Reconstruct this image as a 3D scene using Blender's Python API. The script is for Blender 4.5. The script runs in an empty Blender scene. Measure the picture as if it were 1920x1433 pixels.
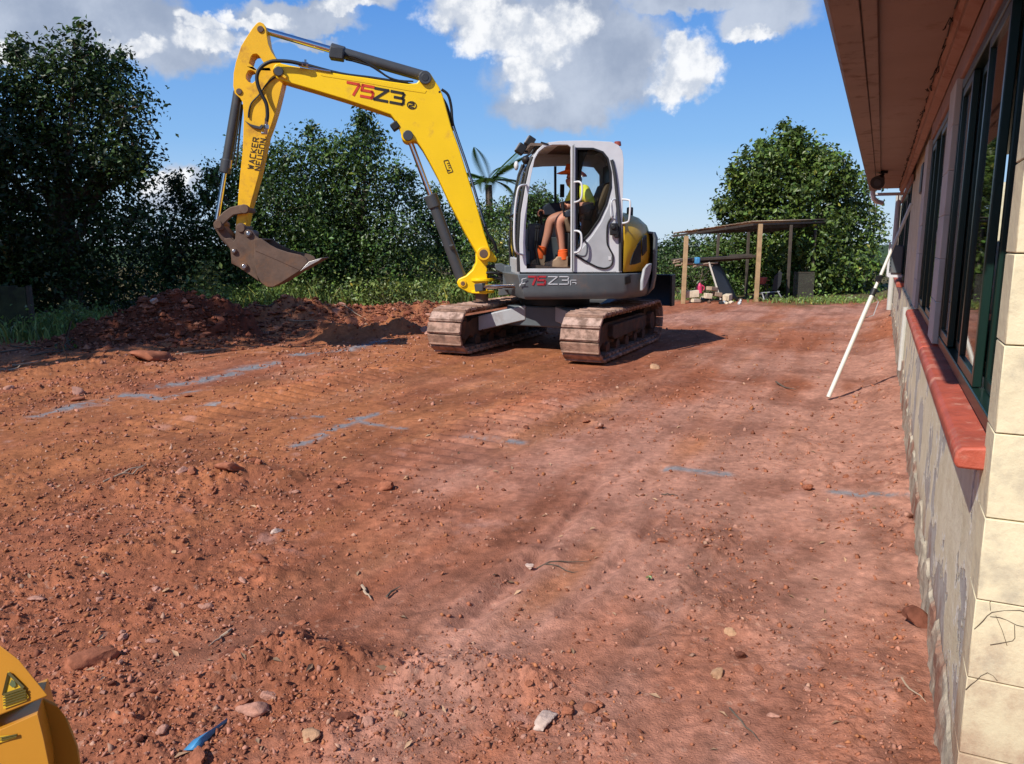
import bpy, bmesh, math, random
import numpy as np
from mathutils import Vector as V, Matrix
from mathutils.geometry import tessellate_polygon

R = math.radians
random.seed(7)
rng = np.random.default_rng(11)
scn = bpy.context.scene
col = scn.collection

# ------------------------------------------------------------------ camera
FPX, CX, CY, EYE = 1450.0, 960.0, 716.5, 1.35
PITCH = math.atan(259.5 / FPX)
cd = bpy.data.cameras.new('camera')
cam = bpy.data.objects.new('camera', cd)
col.objects.link(cam)
cam.location = (0, 0, EYE)
cam.rotation_euler = (math.pi / 2 - PITCH, 0, 0)
cd.sensor_fit = 'HORIZONTAL'
cd.sensor_width = 36.0
cd.lens = FPX / 1920 * 36
cd.clip_start = 0.05
cd.clip_end = 6000
scn.camera = cam

# ------------------------------------------------------------------ light
SUN_EL, SUN_TRAVEL = 43.0, 45.0      # elevation; compass direction the light travels to (from +Y to +X)
SKY_STRENGTH = 0.10
sd = bpy.data.lights.new('sun', 'SUN')
sun = bpy.data.objects.new('sun', sd)
col.objects.link(sun)
sd.energy = 5.0
sd.angle = R(0.5)
sd.color = (1.0, 0.955, 0.88)
_tr = V((math.sin(R(SUN_TRAVEL)) * math.cos(R(SUN_EL)), math.cos(R(SUN_TRAVEL)) * math.cos(R(SUN_EL)), -math.sin(R(SUN_EL))))
sun.rotation_euler = _tr.to_track_quat('-Z', 'Y').to_euler()
sun.location = (-20, -20, 30)
vs = scn.view_settings
vs.view_transform = 'Standard'
vs.look = 'None'
vs.exposure = 0.10
vs.gamma = 1.0
vs.use_curve_mapping = False

def pray(px, py):
    """direction of the sight line through a point of the photograph (1920 wide)"""
    c, s = math.cos(PITCH), math.sin(PITCH)
    a, b = (px - CX) / FPX, (py - CY) / FPX
    return V((a, c - b * s, -s - b * c))
CAM = V((0, 0, EYE))
def gnd(px, py, z=0.0):
    d = pray(px, py); return CAM + d * ((z - EYE) / d.z)
def atY(px, py, Y):
    d = pray(px, py); return CAM + d * (Y / d.y)

# ------------------------------------------------------------------ sky
wd = bpy.data.worlds.new('World')
scn.world = wd
wd.use_nodes = True
nt = wd.node_tree
nt.nodes.clear()
def N(t, **k):
    n = nt.nodes.new(t)
    for a, b in k.items(): setattr(n, a, b)
    return n
def L(a, b): nt.links.new(a, b)
def setin(sock, v):
    if hasattr(v, 'is_linked') or isinstance(v, bpy.types.NodeSocket): L(v, sock)
    else: sock.default_value = v
def M(op, a, b=None, c=None, clamp=False):
    n = N('ShaderNodeMath', operation=op, use_clamp=clamp)
    setin(n.inputs[0], a)
    if b is not None: setin(n.inputs[1], b)
    if c is not None: setin(n.inputs[2], c)
    return n.outputs[0]
def VM(op, a, b=None):
    n = N('ShaderNodeVectorMath', operation=op)
    setin(n.inputs[0], a)
    if b is not None: setin(n.inputs[1], b)
    return n.outputs['Value'] if op == 'LENGTH' else n.outputs[0]
def MIXC(f, a, b):
    n = N('ShaderNodeMix', data_type='RGBA')
    setin(n.inputs[0], f); setin(n.inputs[6], a); setin(n.inputs[7], b)
    return n.outputs[2]
def MR(v, a, b, c=0.0, d=1.0, smooth=True):
    n = N('ShaderNodeMapRange', interpolation_type='SMOOTHSTEP' if smooth else 'LINEAR')
    setin(n.inputs[0], v)
    for i, x in enumerate((a, b, c, d)): n.inputs[i + 1].default_value = x
    return n.outputs[0]
def NOISE(vec, scale, detail=6, rough=0.55, out='Fac'):
    n = N('ShaderNodeTexNoise')
    setin(n.inputs['Vector'], vec)
    n.inputs['Scale'].default_value = scale
    n.inputs['Detail'].default_value = detail
    n.inputs['Roughness'].default_value = rough
    return n.outputs[out]

tc = N('ShaderNodeTexCoord').outputs['Generated']
sky = N('ShaderNodeTexSky', sky_type='NISHITA')
sky.sun_disc = False
sky.sun_elevation = R(SUN_EL)
sky.sun_rotation = R(SUN_TRAVEL + 180)
sky.air_density = 1.0
sky.dust_density = 0.4
sky.ozone_density = 2.2
hs = N('ShaderNodeHueSaturation')
hs.inputs['Saturation'].default_value = 1.22
hs.inputs['Value'].default_value = 1.0
L(sky.outputs[0], hs.inputs['Color'])
sx = N('ShaderNodeSeparateXYZ'); L(tc, sx.inputs[0])
az = M('MULTIPLY', M('ARCTAN2', sx.outputs[0], sx.outputs[1]), 57.2958)
el = M('MULTIPLY', M('ARCSINE', sx.outputs[2]), 57.2958)
cb = N('ShaderNodeCombineXYZ'); L(az, cb.inputs[0]); L(el, cb.inputs[1])
warp = VM('MULTIPLY', VM('SUBTRACT', NOISE(tc, 9, 3, 0.5, 'Color'), (0.5, 0.5, 0.5)), (3.2, 2.6, 0.0))
warp2 = VM('MULTIPLY', VM('SUBTRACT', NOISE(tc, 45, 4, 0.55, 'Color'), (0.5, 0.5, 0.5)), (2.2, 2.2, 0.0))
ae = VM('ADD', VM('ADD', cb.outputs[0], warp), warp2)
def blobs(lst, raw=()):
    cur = None
    items = []
    for px, py, rx, ry in lst:
        d = pray(px, py).normalized()
        items.append((math.degrees(math.atan2(d.x, d.y)), math.degrees(math.asin(d.z)), rx / 25.3, ry / 25.3))
    for a, e, rx, ry in items + list(raw):
        v = VM('MULTIPLY', VM('SUBTRACT', ae, (a, e, 0)), (1 / rx, 1 / ry, 0))
        f = M('SUBTRACT', 1.0, VM('LENGTH', v))
        cur = f if cur is None else M('MAXIMUM', cur, f)
    return cur
nz = NOISE(tc, 14, 9, 0.6)
nzf = NOISE(tc, 34, 7, 0.6)
gmask = blobs([(1090, 150, 185, 95), (1130, 90, 140, 90), (1060, 205, 150, 55), (930, 25, 150, 60), (1030, 20, 150, 60),
               (140, 30, 250, 75), (320, 70, 150, 62), (0, 60, 160, 60), (540, 30, 130, 28), (680, 6, 90, 26),
               (1440, 25, 110, 38), (1300, 0, 160, 30), (320, 352, 60, 40), (30, 105, 40, 25), (1400, 50, 70, 25), (560, 75, 60, 12)],
              raw=[(-62, 24, 16, 7), (60, 26, 18, 6), (100, 20, 22, 8), (150, 30, 20, 10), (-110, 22, 24, 8), (-160, 28, 20, 9),
                   (20, 45, 20, 7), (-30, 55, 18, 8)])
wmask = blobs([(1290, 125, 62, 62), (1265, 165, 45, 32), (1320, 135, 30, 32), (1275, 88, 40, 28), (985, 140, 45, 36), (1000, 170, 50, 30), (1060, 45, 62, 50),
               (980, 60, 90, 50), (870, 25, 85, 45), (900, 75, 60, 35), (1020, 95, 60, 30), (400, 78, 60, 24),
               (250, 88, 60, 16), (310, 345, 40, 22), (470, 35, 60, 14), (640, 20, 60, 12), (385, 40, 40, 16), (1410, 62, 50, 12), (10, 100, 40, 14)],
              raw=[(-64, 27, 8, 4), (62, 29, 9, 4), (102, 24, 12, 5), (-108, 26, 12, 5), (150, 34, 10, 5)])
gA = MR(M('ADD', gmask, M('MULTIPLY', M('SUBTRACT', nz, 0.5), 1.0)), 0.0, 0.42)
wA = MR(M('ADD', wmask, M('MULTIPLY', M('SUBTRACT', nzf, 0.5), 1.0)), -0.06, 0.44)
k = 1.0 / SKY_STRENGTH
gcol = MIXC(MR(NOISE(tc, 10, 6, 0.6), 0.3, 0.72), (0.32 * k, 0.38 * k, 0.50 * k, 1), (0.54 * k, 0.60 * k, 0.71 * k, 1))
wcol = MIXC(MR(nzf, 0.36, 0.62), (0.58 * k, 0.63 * k, 0.72 * k, 1), (0.92 * k, 0.93 * k, 0.95 * k, 1))
ramp = N('ShaderNodeValToRGB'); L(MR(el, -2.0, 62.0, 0.0, 1.0, False), ramp.inputs[0])
rp = [(0.0, (0.56, 0.72, 0.90)), (0.05, (0.50, 0.68, 0.90)), (0.14, (0.235, 0.48, 0.87)), (0.30, (0.085, 0.285, 0.78)), (0.55, (0.06, 0.20, 0.60)), (1.0, (0.04, 0.13, 0.42))]
while len(ramp.color_ramp.elements) < len(rp): ramp.color_ramp.elements.new(0.5)
for e_, (p_, c_) in zip(ramp.color_ramp.elements, rp): e_.position = p_; e_.color = (*c_, 1)
clear = VM('SCALE', ramp.outputs[0]); clear.node.inputs['Scale'].default_value = k
clear = MIXC(0.80, hs.outputs[0], clear)      # moist tropical blue over the physical sky
c1 = MIXC(M('MULTIPLY', gA, 0.95), clear, gcol)
c2 = MIXC(M('MULTIPLY', wA, 0.97), c1, wcol)
bg = N('ShaderNodeBackground'); bg.inputs['Strength'].default_value = SKY_STRENGTH
L(c2, bg.inputs['Color'])
wo = N('ShaderNodeOutputWorld'); L(bg.outputs[0], wo.inputs['Surface'])

# ------------------------------------------------------------------ materials
def mat(name, base, rough=0.6, metal=0.0, var=0.12, scale=6.0, dirt=None, damt=0.0, dscale=2.5, bump=0.0, bscale=60.0,
        spec=0.5, attr=None, alpha=1.0, trans=0.0, ior=1.45, mud=0.0, rand=0.0):
    global nt
    m = bpy.data.materials.new(name); m.use_nodes = True
    nt = m.node_tree; nt.nodes.clear()
    p = N('ShaderNodeBsdfPrincipled'); o = N('ShaderNodeOutputMaterial'); L(p.outputs[0], o.inputs[0])
    p.inputs['Roughness'].default_value = rough
    p.inputs['Metallic'].default_value = metal
    p.inputs['Specular IOR Level'].default_value = spec
    p.inputs['Alpha'].default_value = alpha
    p.inputs['Transmission Weight'].default_value = trans
    p.inputs['IOR'].default_value = ior
    tcn = N('ShaderNodeTexCoord').outputs['Object']
    n1 = NOISE(tcn, scale, 6, 0.6)
    b = (*base, 1)
    if attr:
        a = N('ShaderNodeAttribute', attribute_name=attr)
        bcol = N('ShaderNodeMix', data_type='RGBA', blend_type='MULTIPLY')
        bcol.inputs[0].default_value = 1.0; bcol.inputs[6].default_value = b
        L(a.outputs['Color'], bcol.inputs[7]); csrc = bcol.outputs[2]
    else:
        csrc = N('ShaderNodeRGB'); csrc.outputs[0].default_value = b; csrc = csrc.outputs[0]
    hv = N('ShaderNodeHueSaturation'); L(csrc, hv.inputs['Color'])
    L(MR(n1, 0.25, 0.75, 1 - var, 1 + var), hv.inputs['Value'])
    out = hv.outputs[0]
    if rand:
        oi = N('ShaderNodeObjectInfo'); h2 = N('ShaderNodeHueSaturation'); L(out, h2.inputs['Color']); L(MR(oi.outputs['Random'], 0, 1, 1 - rand, 1 + rand, False), h2.inputs['Value']); L(MR(oi.outputs['Random'], 0, 1, 1.15, 0.8, False), h2.inputs['Saturation']); out = h2.outputs[0]
        tcn = VM('ADD', tcn, oi.outputs['Location'])
    if dirt:
        n2 = NOISE(tcn, dscale, 8, 0.65)
        lo = 0.62 - 0.35 * damt
        out = MIXC(M('MULTIPLY', MR(n2, lo, lo + 0.2), min(1, damt + 0.35)), out, (*dirt, 1))
        L(MR(n2, lo, lo + 0.2, rough, min(1, rough + 0.35)), p.inputs['Roughness'])
    L(out, p.inputs['Base Color'])
    if mud:
        sz_ = N('ShaderNodeSeparateXYZ'); L(tcn, sz_.inputs[0])
        f_ = MR(M('ADD', M('MULTIPLY', NOISE(tcn, 5.0, 8, 0.7), 0.9), M('MULTIPLY', sz_.outputs[2], -mud)), 0.10, 0.42)
        out = MIXC(M('MULTIPLY', f_, 0.75), out, (0.27, 0.135, 0.085, 1)); L(out, p.inputs['Base Color'])
    if bump:
        bn = N('ShaderNodeBump'); bn.inputs['Strength'].default_value = bump; bn.inputs['Distance'].default_value = 0.01
        L(NOISE(tcn, bscale, 6, 0.6), bn.inputs['Height']); L(bn.outputs[0], p.inputs['Normal'])
    return m

RED = (0.22, 0.075, 0.035)
MT = dict(
    yellow=mat('yellow_paint', (0.90, 0.57, 0.004), 0.38, var=0.04, scale=2, dirt=(0.45, 0.23, 0.05), damt=0.15, dscale=4.5),
    yellow_old=mat('worn_yellow_paint', (0.86, 0.47, 0.010), 0.45, var=0.08, scale=3, dirt=(0.35, 0.14, 0.03), damt=0.3, dscale=4.5),
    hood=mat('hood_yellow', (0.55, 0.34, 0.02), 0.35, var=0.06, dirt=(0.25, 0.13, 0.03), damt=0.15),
    mini=mat('orange_yellow_paint', (0.47, 0.205, 0.020), 0.32, var=0.06, dirt=(0.30, 0.12, 0.04), damt=0.18, dscale=5),
    white=mat('white_paint', (0.62, 0.62, 0.63), 0.38, var=0.05, dirt=(0.30, 0.22, 0.17), damt=0.12, dscale=4),
    grey=mat('grey_paint', (0.10, 0.115, 0.125), 0.42, var=0.1, dirt=(0.20, 0.12, 0.08), damt=0.22, dscale=3),
    lgrey=mat('light_grey_paint', (0.40, 0.41, 0.42), 0.45, var=0.08, dirt=(0.22, 0.14, 0.10), damt=0.25),
    dgrey=mat('dark_grey_plastic', (0.035, 0.037, 0.04), 0.5, var=0.15),
    black=mat('black_rubber', (0.012, 0.012, 0.013), 0.55, var=0.2),
    steel=mat('bare_steel', (0.45, 0.45, 0.46), 0.25, metal=1.0, var=0.1),
    chrome=mat('chrome_rod', (0.7, 0.7, 0.72), 0.12, metal=1.0, var=0.03),
    cyl=mat('dark_cylinder_paint', (0.055, 0.058, 0.062), 0.4, var=0.1, dirt=(0.14, 0.09, 0.06), damt=0.2),
    rust=mat('rusty_steel', (0.12, 0.075, 0.052), 0.7, var=0.25, scale=5, dirt=(0.22, 0.105, 0.05), damt=0.4, dscale=3, bump=0.25, bscale=30),
    edge=mat('worn_bright_edge', (0.55, 0.52, 0.48), 0.4, metal=0.6, var=0.2),
    shoe=mat('earth_caked_track_shoe', (0.36, 0.215, 0.155), 0.9, var=0.3, scale=9, dirt=(0.15, 0.09, 0.065), damt=0.5, dscale=7, bump=0.8, bscale=35, rand=0.28),
    under=mat('undercarriage_dark', (0.06, 0.042, 0.034), 0.85, var=0.3, dirt=(0.17, 0.08, 0.05), damt=0.45, dscale=5, bump=0.3),
    redprint=mat('red_print', (0.62, 0.05, 0.02), 0.5, var=0.05),
    redbox=mat('red_sticker', (0.42, 0.03, 0.04), 0.5, var=0.05),
    blackprint=mat('black_print', (0.02, 0.017, 0.015), 0.6, var=0.05),
    silver=mat('silver_print', (0.55, 0.56, 0.58), 0.4, var=0.05),
    orange=mat('orange_felt', (0.75, 0.13, 0.02), 0.8, var=0.1),
    orange_sock=mat('orange_cloth', (0.85, 0.12, 0.015), 0.8, var=0.12),
    skin=mat('skin', (0.50, 0.22, 0.14), 0.55, var=0.08),
    hivis=mat('hi_vis_yellow_cloth', (0.82, 0.86, 0.06), 0.75, var=0.08, scale=12),
    navy=mat('navy_cloth', (0.018, 0.025, 0.04), 0.8, var=0.15),
    khaki=mat('khaki_cloth', (0.28, 0.24, 0.18), 0.85, var=0.15),
    boot=mat('tan_suede', (0.36, 0.24, 0.15), 0.85, var=0.2, dirt=(0.2, 0.1, 0.06), damt=0.3),
    hair=mat('brown_hair', (0.05, 0.03, 0.02), 0.7),
    seat=mat('brown_seat_fabric', (0.15, 0.10, 0.06), 0.8, var=0.15),
    lining=mat('dusty_brown_lining', (0.16, 0.11, 0.08), 0.8, var=0.15),
    redlens=mat('red_brown_lens', (0.25, 0.05, 0.03), 0.3),
)
def rendermat(name):
    global nt
    m = bpy.data.materials.new(name); m.use_nodes = True; nt = m.node_tree; nt.nodes.clear()
    p = N('ShaderNodeBsdfPrincipled'); o = N('ShaderNodeOutputMaterial'); L(p.outputs[0], o.inputs[0]); p.inputs['Roughness'].default_value = 0.9; p.inputs['Specular IOR Level'].default_value = 0.2
    t = N('ShaderNodeTexCoord').outputs['Object']; sz_ = N('ShaderNodeSeparateXYZ'); L(t, sz_.inputs[0]); z_ = sz_.outputs[2]
    a = M('ADD', NOISE(t, 2.6, 8, 0.62), M('MULTIPLY', M('SUBTRACT', 0.45, z_), 0.10))
    cream = MIXC(MR(NOISE(t, 5, 6, 0.6), 0.3, 0.7), (0.62, 0.54, 0.36, 1), (0.76, 0.69, 0.50, 1))
    grey = MIXC(MR(NOISE(t, 9, 6, 0.6), 0.3, 0.7), (0.37, 0.345, 0.305, 1), (0.52, 0.49, 0.43, 1))
    c = MIXC(MR(a, 0.530, 0.550), cream, grey)
    edge = M('MULTIPLY', MR(a, 0.510, 0.525), MR(a, 0.537, 0.525)); c = MIXC(M('MULTIPLY', edge, MR(NOISE(t, 14, 4), 0.4, 0.55)), c, (0.80, 0.78, 0.70, 1))
    pit = MR(NOISE(t, 22, 5, 0.6), 0.66, 0.72); c = MIXC(M('MULTIPLY', pit, 0.7), c, (0.16, 0.12, 0.085, 1))
    c = MIXC(M('MULTIPLY', MR(M('ADD', M('MULTIPLY', NOISE(t, 5, 8, 0.7), 0.9), M('MULTIPLY', z_, -1.1)), 0.10, 0.40), 0.8), c, (0.27, 0.14, 0.09, 1))
    L(c, p.inputs['Base Color'])
    b = N('ShaderNodeBump'); b.inputs['Strength'].default_value = 0.9; b.inputs['Distance'].default_value = 0.012
    L(M('ADD', M('MULTIPLY', NOISE(t, 30, 6, 0.65), 0.5), M('ADD', M('MULTIPLY', MR(a, 0.530, 0.550), -0.6), M('MULTIPLY', pit, -0.7))), b.inputs['Height']); L(b.outputs[0], p.inputs['Normal'])
    return m
def glassmat(name, tint, alpha, rough=0.02):
    global nt
    m = bpy.data.materials.new(name); m.use_nodes = True
    nt = m.node_tree; nt.nodes.clear()
    o = N('ShaderNodeOutputMaterial')
    t = N('ShaderNodeBsdfTransparent'); t.inputs[0].default_value = (*tint, 1)
    g = N('ShaderNodeBsdfGlossy'); g.inputs['Roughness'].default_value = rough; g.inputs[0].default_value = (0.9, 0.9, 0.9, 1)
    d = N('ShaderNodeBsdfDiffuse'); d.inputs[0].default_value = (0.10, 0.09, 0.08, 1)
    fr = N('ShaderNodeFresnel'); fr.inputs[0].default_value = 1.45
    mx = N('ShaderNodeMixShader'); L(fr.outputs[0], mx.inputs[0]); L(t.outputs[0], mx.inputs[1]); L(g.outputs[0], mx.inputs[2])
    tcn = N('ShaderNodeTexCoord').outputs['Object']
    m2 = N('ShaderNodeMixShader'); L(MR(NOISE(tcn, 3, 6), 0.3, 0.8, alpha * 0.6, alpha * 1.3), m2.inputs[0])
    L(mx.outputs[0], m2.inputs[1]); L(d.outputs[0], m2.inputs[2]); L(m2.outputs[0], o.inputs[0])
    return m
MT['glass'] = glassmat('clear_glass', (0.94, 0.96, 0.96), 0.02)
MT['dustglass'] = glassmat('dusty_glass', (0.93, 0.95, 0.95), 0.04)

# ------------------------------------------------------------------ mesh helpers
class MB:
    def __init__(s): s.bm = bmesh.new()
    def box(s, c, d, rot=None):
        r = bmesh.ops.create_cube(s.bm, size=1.0)
        m = Matrix.Translation(V(c)) @ (rot.to_4x4() if rot else Matrix()) @ Matrix.Diagonal((*d, 1))
        bmesh.ops.transform(s.bm, matrix=m, verts=r['verts']); return s
    def bar(s, p, q, w, h, up=(0, 0, 1)):
        p, q = V(p), V(q); d = q - p; x = d.normalized(); y = V(up).cross(x)
        if y.length < 1e-5: y = V((0, 1, 0)).cross(x)
        y.normalize(); z = x.cross(y)
        return s.box((p + q) / 2, (d.length, w, h), Matrix((x, y, z)).transposed())
    def cone(s, p, q, r0, r1=None, n=16):
        r1 = r0 if r1 is None else r1
        p, q = V(p), V(q); d = q - p
        r = bmesh.ops.create_cone(s.bm, cap_ends=True, segments=n, radius1=r0, radius2=max(r1, 1e-4), depth=d.length)
        m = Matrix.Translation((p + q) / 2) @ V((0, 0, 1)).rotation_difference(d.normalized()).to_matrix().to_4x4()
        bmesh.ops.transform(s.bm, matrix=m, verts=r['verts']); return s
    def tube(s, pts, r, n=8):
        pts = [V(p) for p in pts]; rs = r if isinstance(r, (list, tuple)) else [r] * len(pts)
        rings = []; prev = None
        for i, p in enumerate(pts):
            t = (pts[min(i + 1, len(pts) - 1)] - pts[max(i - 1, 0)]).normalized()
            if prev is None:
                a = t.cross(V((0, 0, 1))); a = a if a.length > 1e-3 else t.cross(V((0, 1, 0)))
            else: a = prev - t * prev.dot(t)
            a.normalize(); prev = a; b = t.cross(a)
            rings.append([s.bm.verts.new(p + (a * math.cos(2 * math.pi * j / n) + b * math.sin(2 * math.pi * j / n)) * rs[i]) for j in range(n)])
        for u, w in zip(rings, rings[1:]):
            for j in range(n): s.bm.faces.new((u[j], u[(j + 1) % n], w[(j + 1) % n], w[j]))
        s.bm.faces.new(rings[0][::-1]); s.bm.faces.new(rings[-1]); return s
    def prism(s, poly, ext, holes=()):
        ext = V(ext); loops = [[V(p) for p in poly]] + [[V(p) for p in h] for h in holes]
        flat = [p for l in loops for p in l]
        a = [s.bm.verts.new(p) for p in flat]; b = [s.bm.verts.new(p + ext) for p in flat]
        if holes:
            for t in tessellate_polygon(loops):
                try:
                    s.bm.faces.new([a[i] for i in t]); s.bm.faces.new([b[i] for i in t][::-1])
                except ValueError: pass
        else:
            s.bm.faces.new(a); s.bm.faces.new(b[::-1])
        k = 0
        for l in loops:
            n = len(l)
            for i in range(n):
                j = (i + 1) % n
                s.bm.faces.new((a[k + i], a[k + j], b[k + j], b[k + i]))
            k += n
        return s
    def hull(s, pts):
        vs_ = [s.bm.verts.new(V(p)) for p in pts]
        bmesh.ops.convex_hull(s.bm, input=vs_, use_existing_faces=False); return s
    def sphere(s, c, r, sub=2):
        q = bmesh.ops.create_icosphere(s.bm, subdivisions=sub, radius=1.0)
        d = r if isinstance(r, (tuple, list)) else (r, r, r)
        bmesh.ops.transform(s.bm, matrix=Matrix.Translation(V(c)) @ Matrix.Diagonal((*d, 1)), verts=q['verts']); return s
    def strip(s, a, b, closed=False):
        va = [s.bm.verts.new(V(p)) for p in a]; vb = [s.bm.verts.new(V(p)) for p in b]; n = len(va)
        for i in range(n if closed else n - 1):
            j = (i + 1) % n; s.bm.faces.new((va[i], va[j], vb[j], vb[i]))
        return s
    def grid(s, rows):
        vv = [[s.bm.verts.new(V(p)) for p in r] for r in rows]
        for r0, r1 in zip(vv, vv[1:]):
            for j in range(len(r0) - 1): s.bm.faces.new((r0[j], r0[j + 1], r1[j + 1], r1[j]))
        return s
    def build(s, name, m, parent=None, bevel=0.0, angle=35, solid=0.0, seg=2):
        bmesh.ops.recalc_face_normals(s.bm, faces=s.bm.faces[:])
        me = bpy.data.meshes.new(name); s.bm.to_mesh(me); s.bm.free()
        return finish(name, me, m, parent, bevel, angle, solid, seg)
def finish(name, me, m, parent=None, bevel=0.0, angle=35, solid=0.0, seg=2):
    o = bpy.data.objects.new(name, me); col.objects.link(o)
    for x in (m if isinstance(m, (list, tuple)) else [m]): me.materials.append(MT[x] if isinstance(x, str) else x)
    if me.polygons:
        me.polygons.foreach_set('use_smooth', [True] * len(me.polygons)); me.set_sharp_from_angle(angle=R(angle))
    if solid:
        q = o.modifiers.new('solidify', 'SOLIDIFY'); q.thickness = solid; q.offset = 0
    if bevel:
        q = o.modifiers.new('bevel', 'BEVEL'); q.width = bevel; q.segments = seg; q.limit_method = 'ANGLE'; q.angle_limit = R(40)
    if parent is not None: o.parent = parent
    return o
def tag(o, label=None, cat=None, group=None, kind=None):
    if label: o['label'] = label
    if cat: o['category'] = cat
    if group: o['group'] = group
    if kind: o['kind'] = kind
    return o
def thing(name, label, cat, loc=(0, 0, 0), rz=0.0, group=None):
    o = bpy.data.objects.new(name, None); col.objects.link(o)
    o.empty_display_size = 0.2; o.location = loc; o.rotation_euler = (0, 0, rz)
    return tag(o, label, cat, group)
def raw_mesh(name, verts, faces):
    """verts (n,3) array, faces (m,k) array of equal-sided polygons"""
    me = bpy.data.meshes.new(name); verts = np.asarray(verts, np.float32); faces = np.asarray(faces, np.int32)
    m_, k_ = faces.shape
    me.vertices.add(len(verts)); me.vertices.foreach_set('co', verts.ravel())
    me.loops.add(m_ * k_); me.loops.foreach_set('vertex_index', faces.ravel())
    me.polygons.add(m_); me.polygons.foreach_set('loop_start', np.arange(m_, dtype=np.int32) * k_)
    me.polygons.foreach_set('loop_total', np.full(m_, k_, np.int32)); me.update(calc_edges=True)
    return me
def set_color(me, name, rgb):
    a = me.color_attributes.new(name, 'FLOAT_COLOR', 'POINT')
    c = np.ones((len(me.vertices), 4), np.float32); c[:, :3] = rgb; a.data.foreach_set('color', c.ravel())

# ------------------------------------------------------------------ noise on arrays
def _h(xi, yi, seed):
    h = (xi.astype(np.int64) * 374761393 + yi.astype(np.int64) * 668265263 + seed * 1442695041) & 0xffffffff
    h = ((h ^ (h >> 13)) * 1274126177) & 0xffffffff
    h = ((h ^ (h >> 16)) * 2246822519) & 0xffffffff
    return (h ^ (h >> 15)) / 4294967296.0
def vnoise(x, y, seed=0):
    xi, yi = np.floor(x), np.floor(y); fx, fy = x - xi, y - yi
    fx = fx * fx * (3 - 2 * fx); fy = fy * fy * (3 - 2 * fy)
    a = _h(xi, yi, seed); b = _h(xi + 1, yi, seed); c = _h(xi, yi + 1, seed); d = _h(xi + 1, yi + 1, seed)
    return a + (b - a) * fx + (c - a) * fy + (a - b - c + d) * fx * fy
def fbm(x, y, o=5, seed=0, g=0.5):
    s, a, t = 0.0, 1.0, 0.0
    x, y = 0.8 * x - 0.6 * y, 0.6 * x + 0.8 * y
    for i in range(o):
        s = s + a * vnoise(x + 17.3 * i, y - 9.1 * i, seed + i); t += a; a *= g
        x, y = 2.03 * (0.737 * x - 0.676 * y), 2.03 * (0.676 * x + 0.737 * y)
    return s / t
def worley(x, y, seed=0):
    xi, yi = np.floor(x), np.floor(y); d = np.full(x.shape, 9.0)
    for i in (-1, 0, 1):
        for j in (-1, 0, 1):
            cx, cy = xi + i, yi + j
            d = np.minimum(d, np.hypot(cx + _h(cx, cy, seed) - x, cy + _h(cx, cy, seed + 77) - y))
    return d
def sstep(a, b, x):
    t = np.clip((x - a) / (b - a), 0, 1); return t * t * (3 - 2 * t)
def segdist(x, y, p, q):
    px, py, dx, dy = p[0], p[1], q[0] - p[0], q[1] - p[1]
    t = np.clip(((x - px) * dx + (y - py) * dy) / (dx * dx + dy * dy + 1e-9), 0, 1)
    return np.hypot(x - px - t * dx, y - py - t * dy), t

# ------------------------------------------------------------------ ground
WX, WY = 0.42620, 0.90463           # direction of the house wall (and of the tracks)
ash = []                            # dusty blue-grey streaks on the soil
for pts, wd_ in [(((75, 782), (150, 762), (235, 742), (265, 742)), 0.11), (((265, 740), (300, 750), (360, 735)), 0.07), (((385, 765), (430, 764)), 0.09),
                ((( 558, 840), (620, 812), (680, 785), (725, 775)), 0.07), (((655, 788), (700, 800), (760, 806)), 0.04),
                (((872, 824), (925, 827), (975, 832)), 0.06), (((1250, 880), (1310, 886), (1362, 890)), 0.05), (((1565, 925), (1620, 934), (1690, 938)), 0.05),
                (((445, 694), (480, 688), (512, 682)), 0.16), (((300, 722), (360, 716), (440, 700)), 0.14), (((550, 786), (600, 784)), 0.06), (((560, 668), (640, 660), (720, 640)), 0.15)]:
    g_ = [gnd(*p) for p in pts]
    for a_, b_ in zip(g_, g_[1:]): ash.append((a_, b_, wd_))
grooves = [((870, 1160), (1005, 1045), 0.05, 0.030), ((1005, 1045), (1130, 900), 0.03, 0.012), ((1390, 1010), (1200, 1200), 0.03, 0.012),
           ((1130, 990), (1240, 880), 0.05, 0.012), ((1060, 1150), (1230, 980), 0.03, 0.014), ((60, 860), (380, 800), 0.08, 0.015)]
berm = [((0, 715), (240, 680), 0.30, 0.05), ((200, 672), (430, 640), 0.35, 0.06), ((400, 615), (560, 607), 0.5, 0.22), ((560, 607), (820, 592), 0.5, 0.20), ((620, 636), (770, 626), 0.28, 0.20), ((190, 930), (480, 885), 0.14, 0.03), ((440, 895), (540, 900), 0.12, 0.03),
        ((560, 1240), (1000, 1290), 0.10, 0.022), ((380, 1290), (560, 1220), 0.09, 0.03), ((0, 1110), (330, 1020), 0.15, 0.025)]
ROUGH = [(520, 1290, 70, .9), (500, 1250, 50, .9), (880, 1300, 120, .7), (330, 1360, 110, .9), (290, 1330, 80, .8), (110, 1130, 120, .7), (400, 1140, 70, .7), (250, 905, 90, .8), (430, 900, 90, .9), (560, 950, 60, .6),
         (770, 960, 70, .5), (1050, 1370, 90, .6), (1330, 1020, 60, .5), (640, 1350, 120, .7), (200, 1250, 90, .7), (60, 1010, 80, .6), (100, 730, 90, .9), (250, 700, 60, .7), (1700, 1000, 60, .7), (1720, 1200, 60, .6), (1300, 960, 50, .4), (180, 830, 70, .5), (700, 640, 80, .8)]
RGH = [(gnd(a_, b_), gnd(a_ + r_, b_), gnd(a_, b_ - 0.55 * r_), k_) for a_, b_, r_, k_ in ROUGH]
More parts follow.
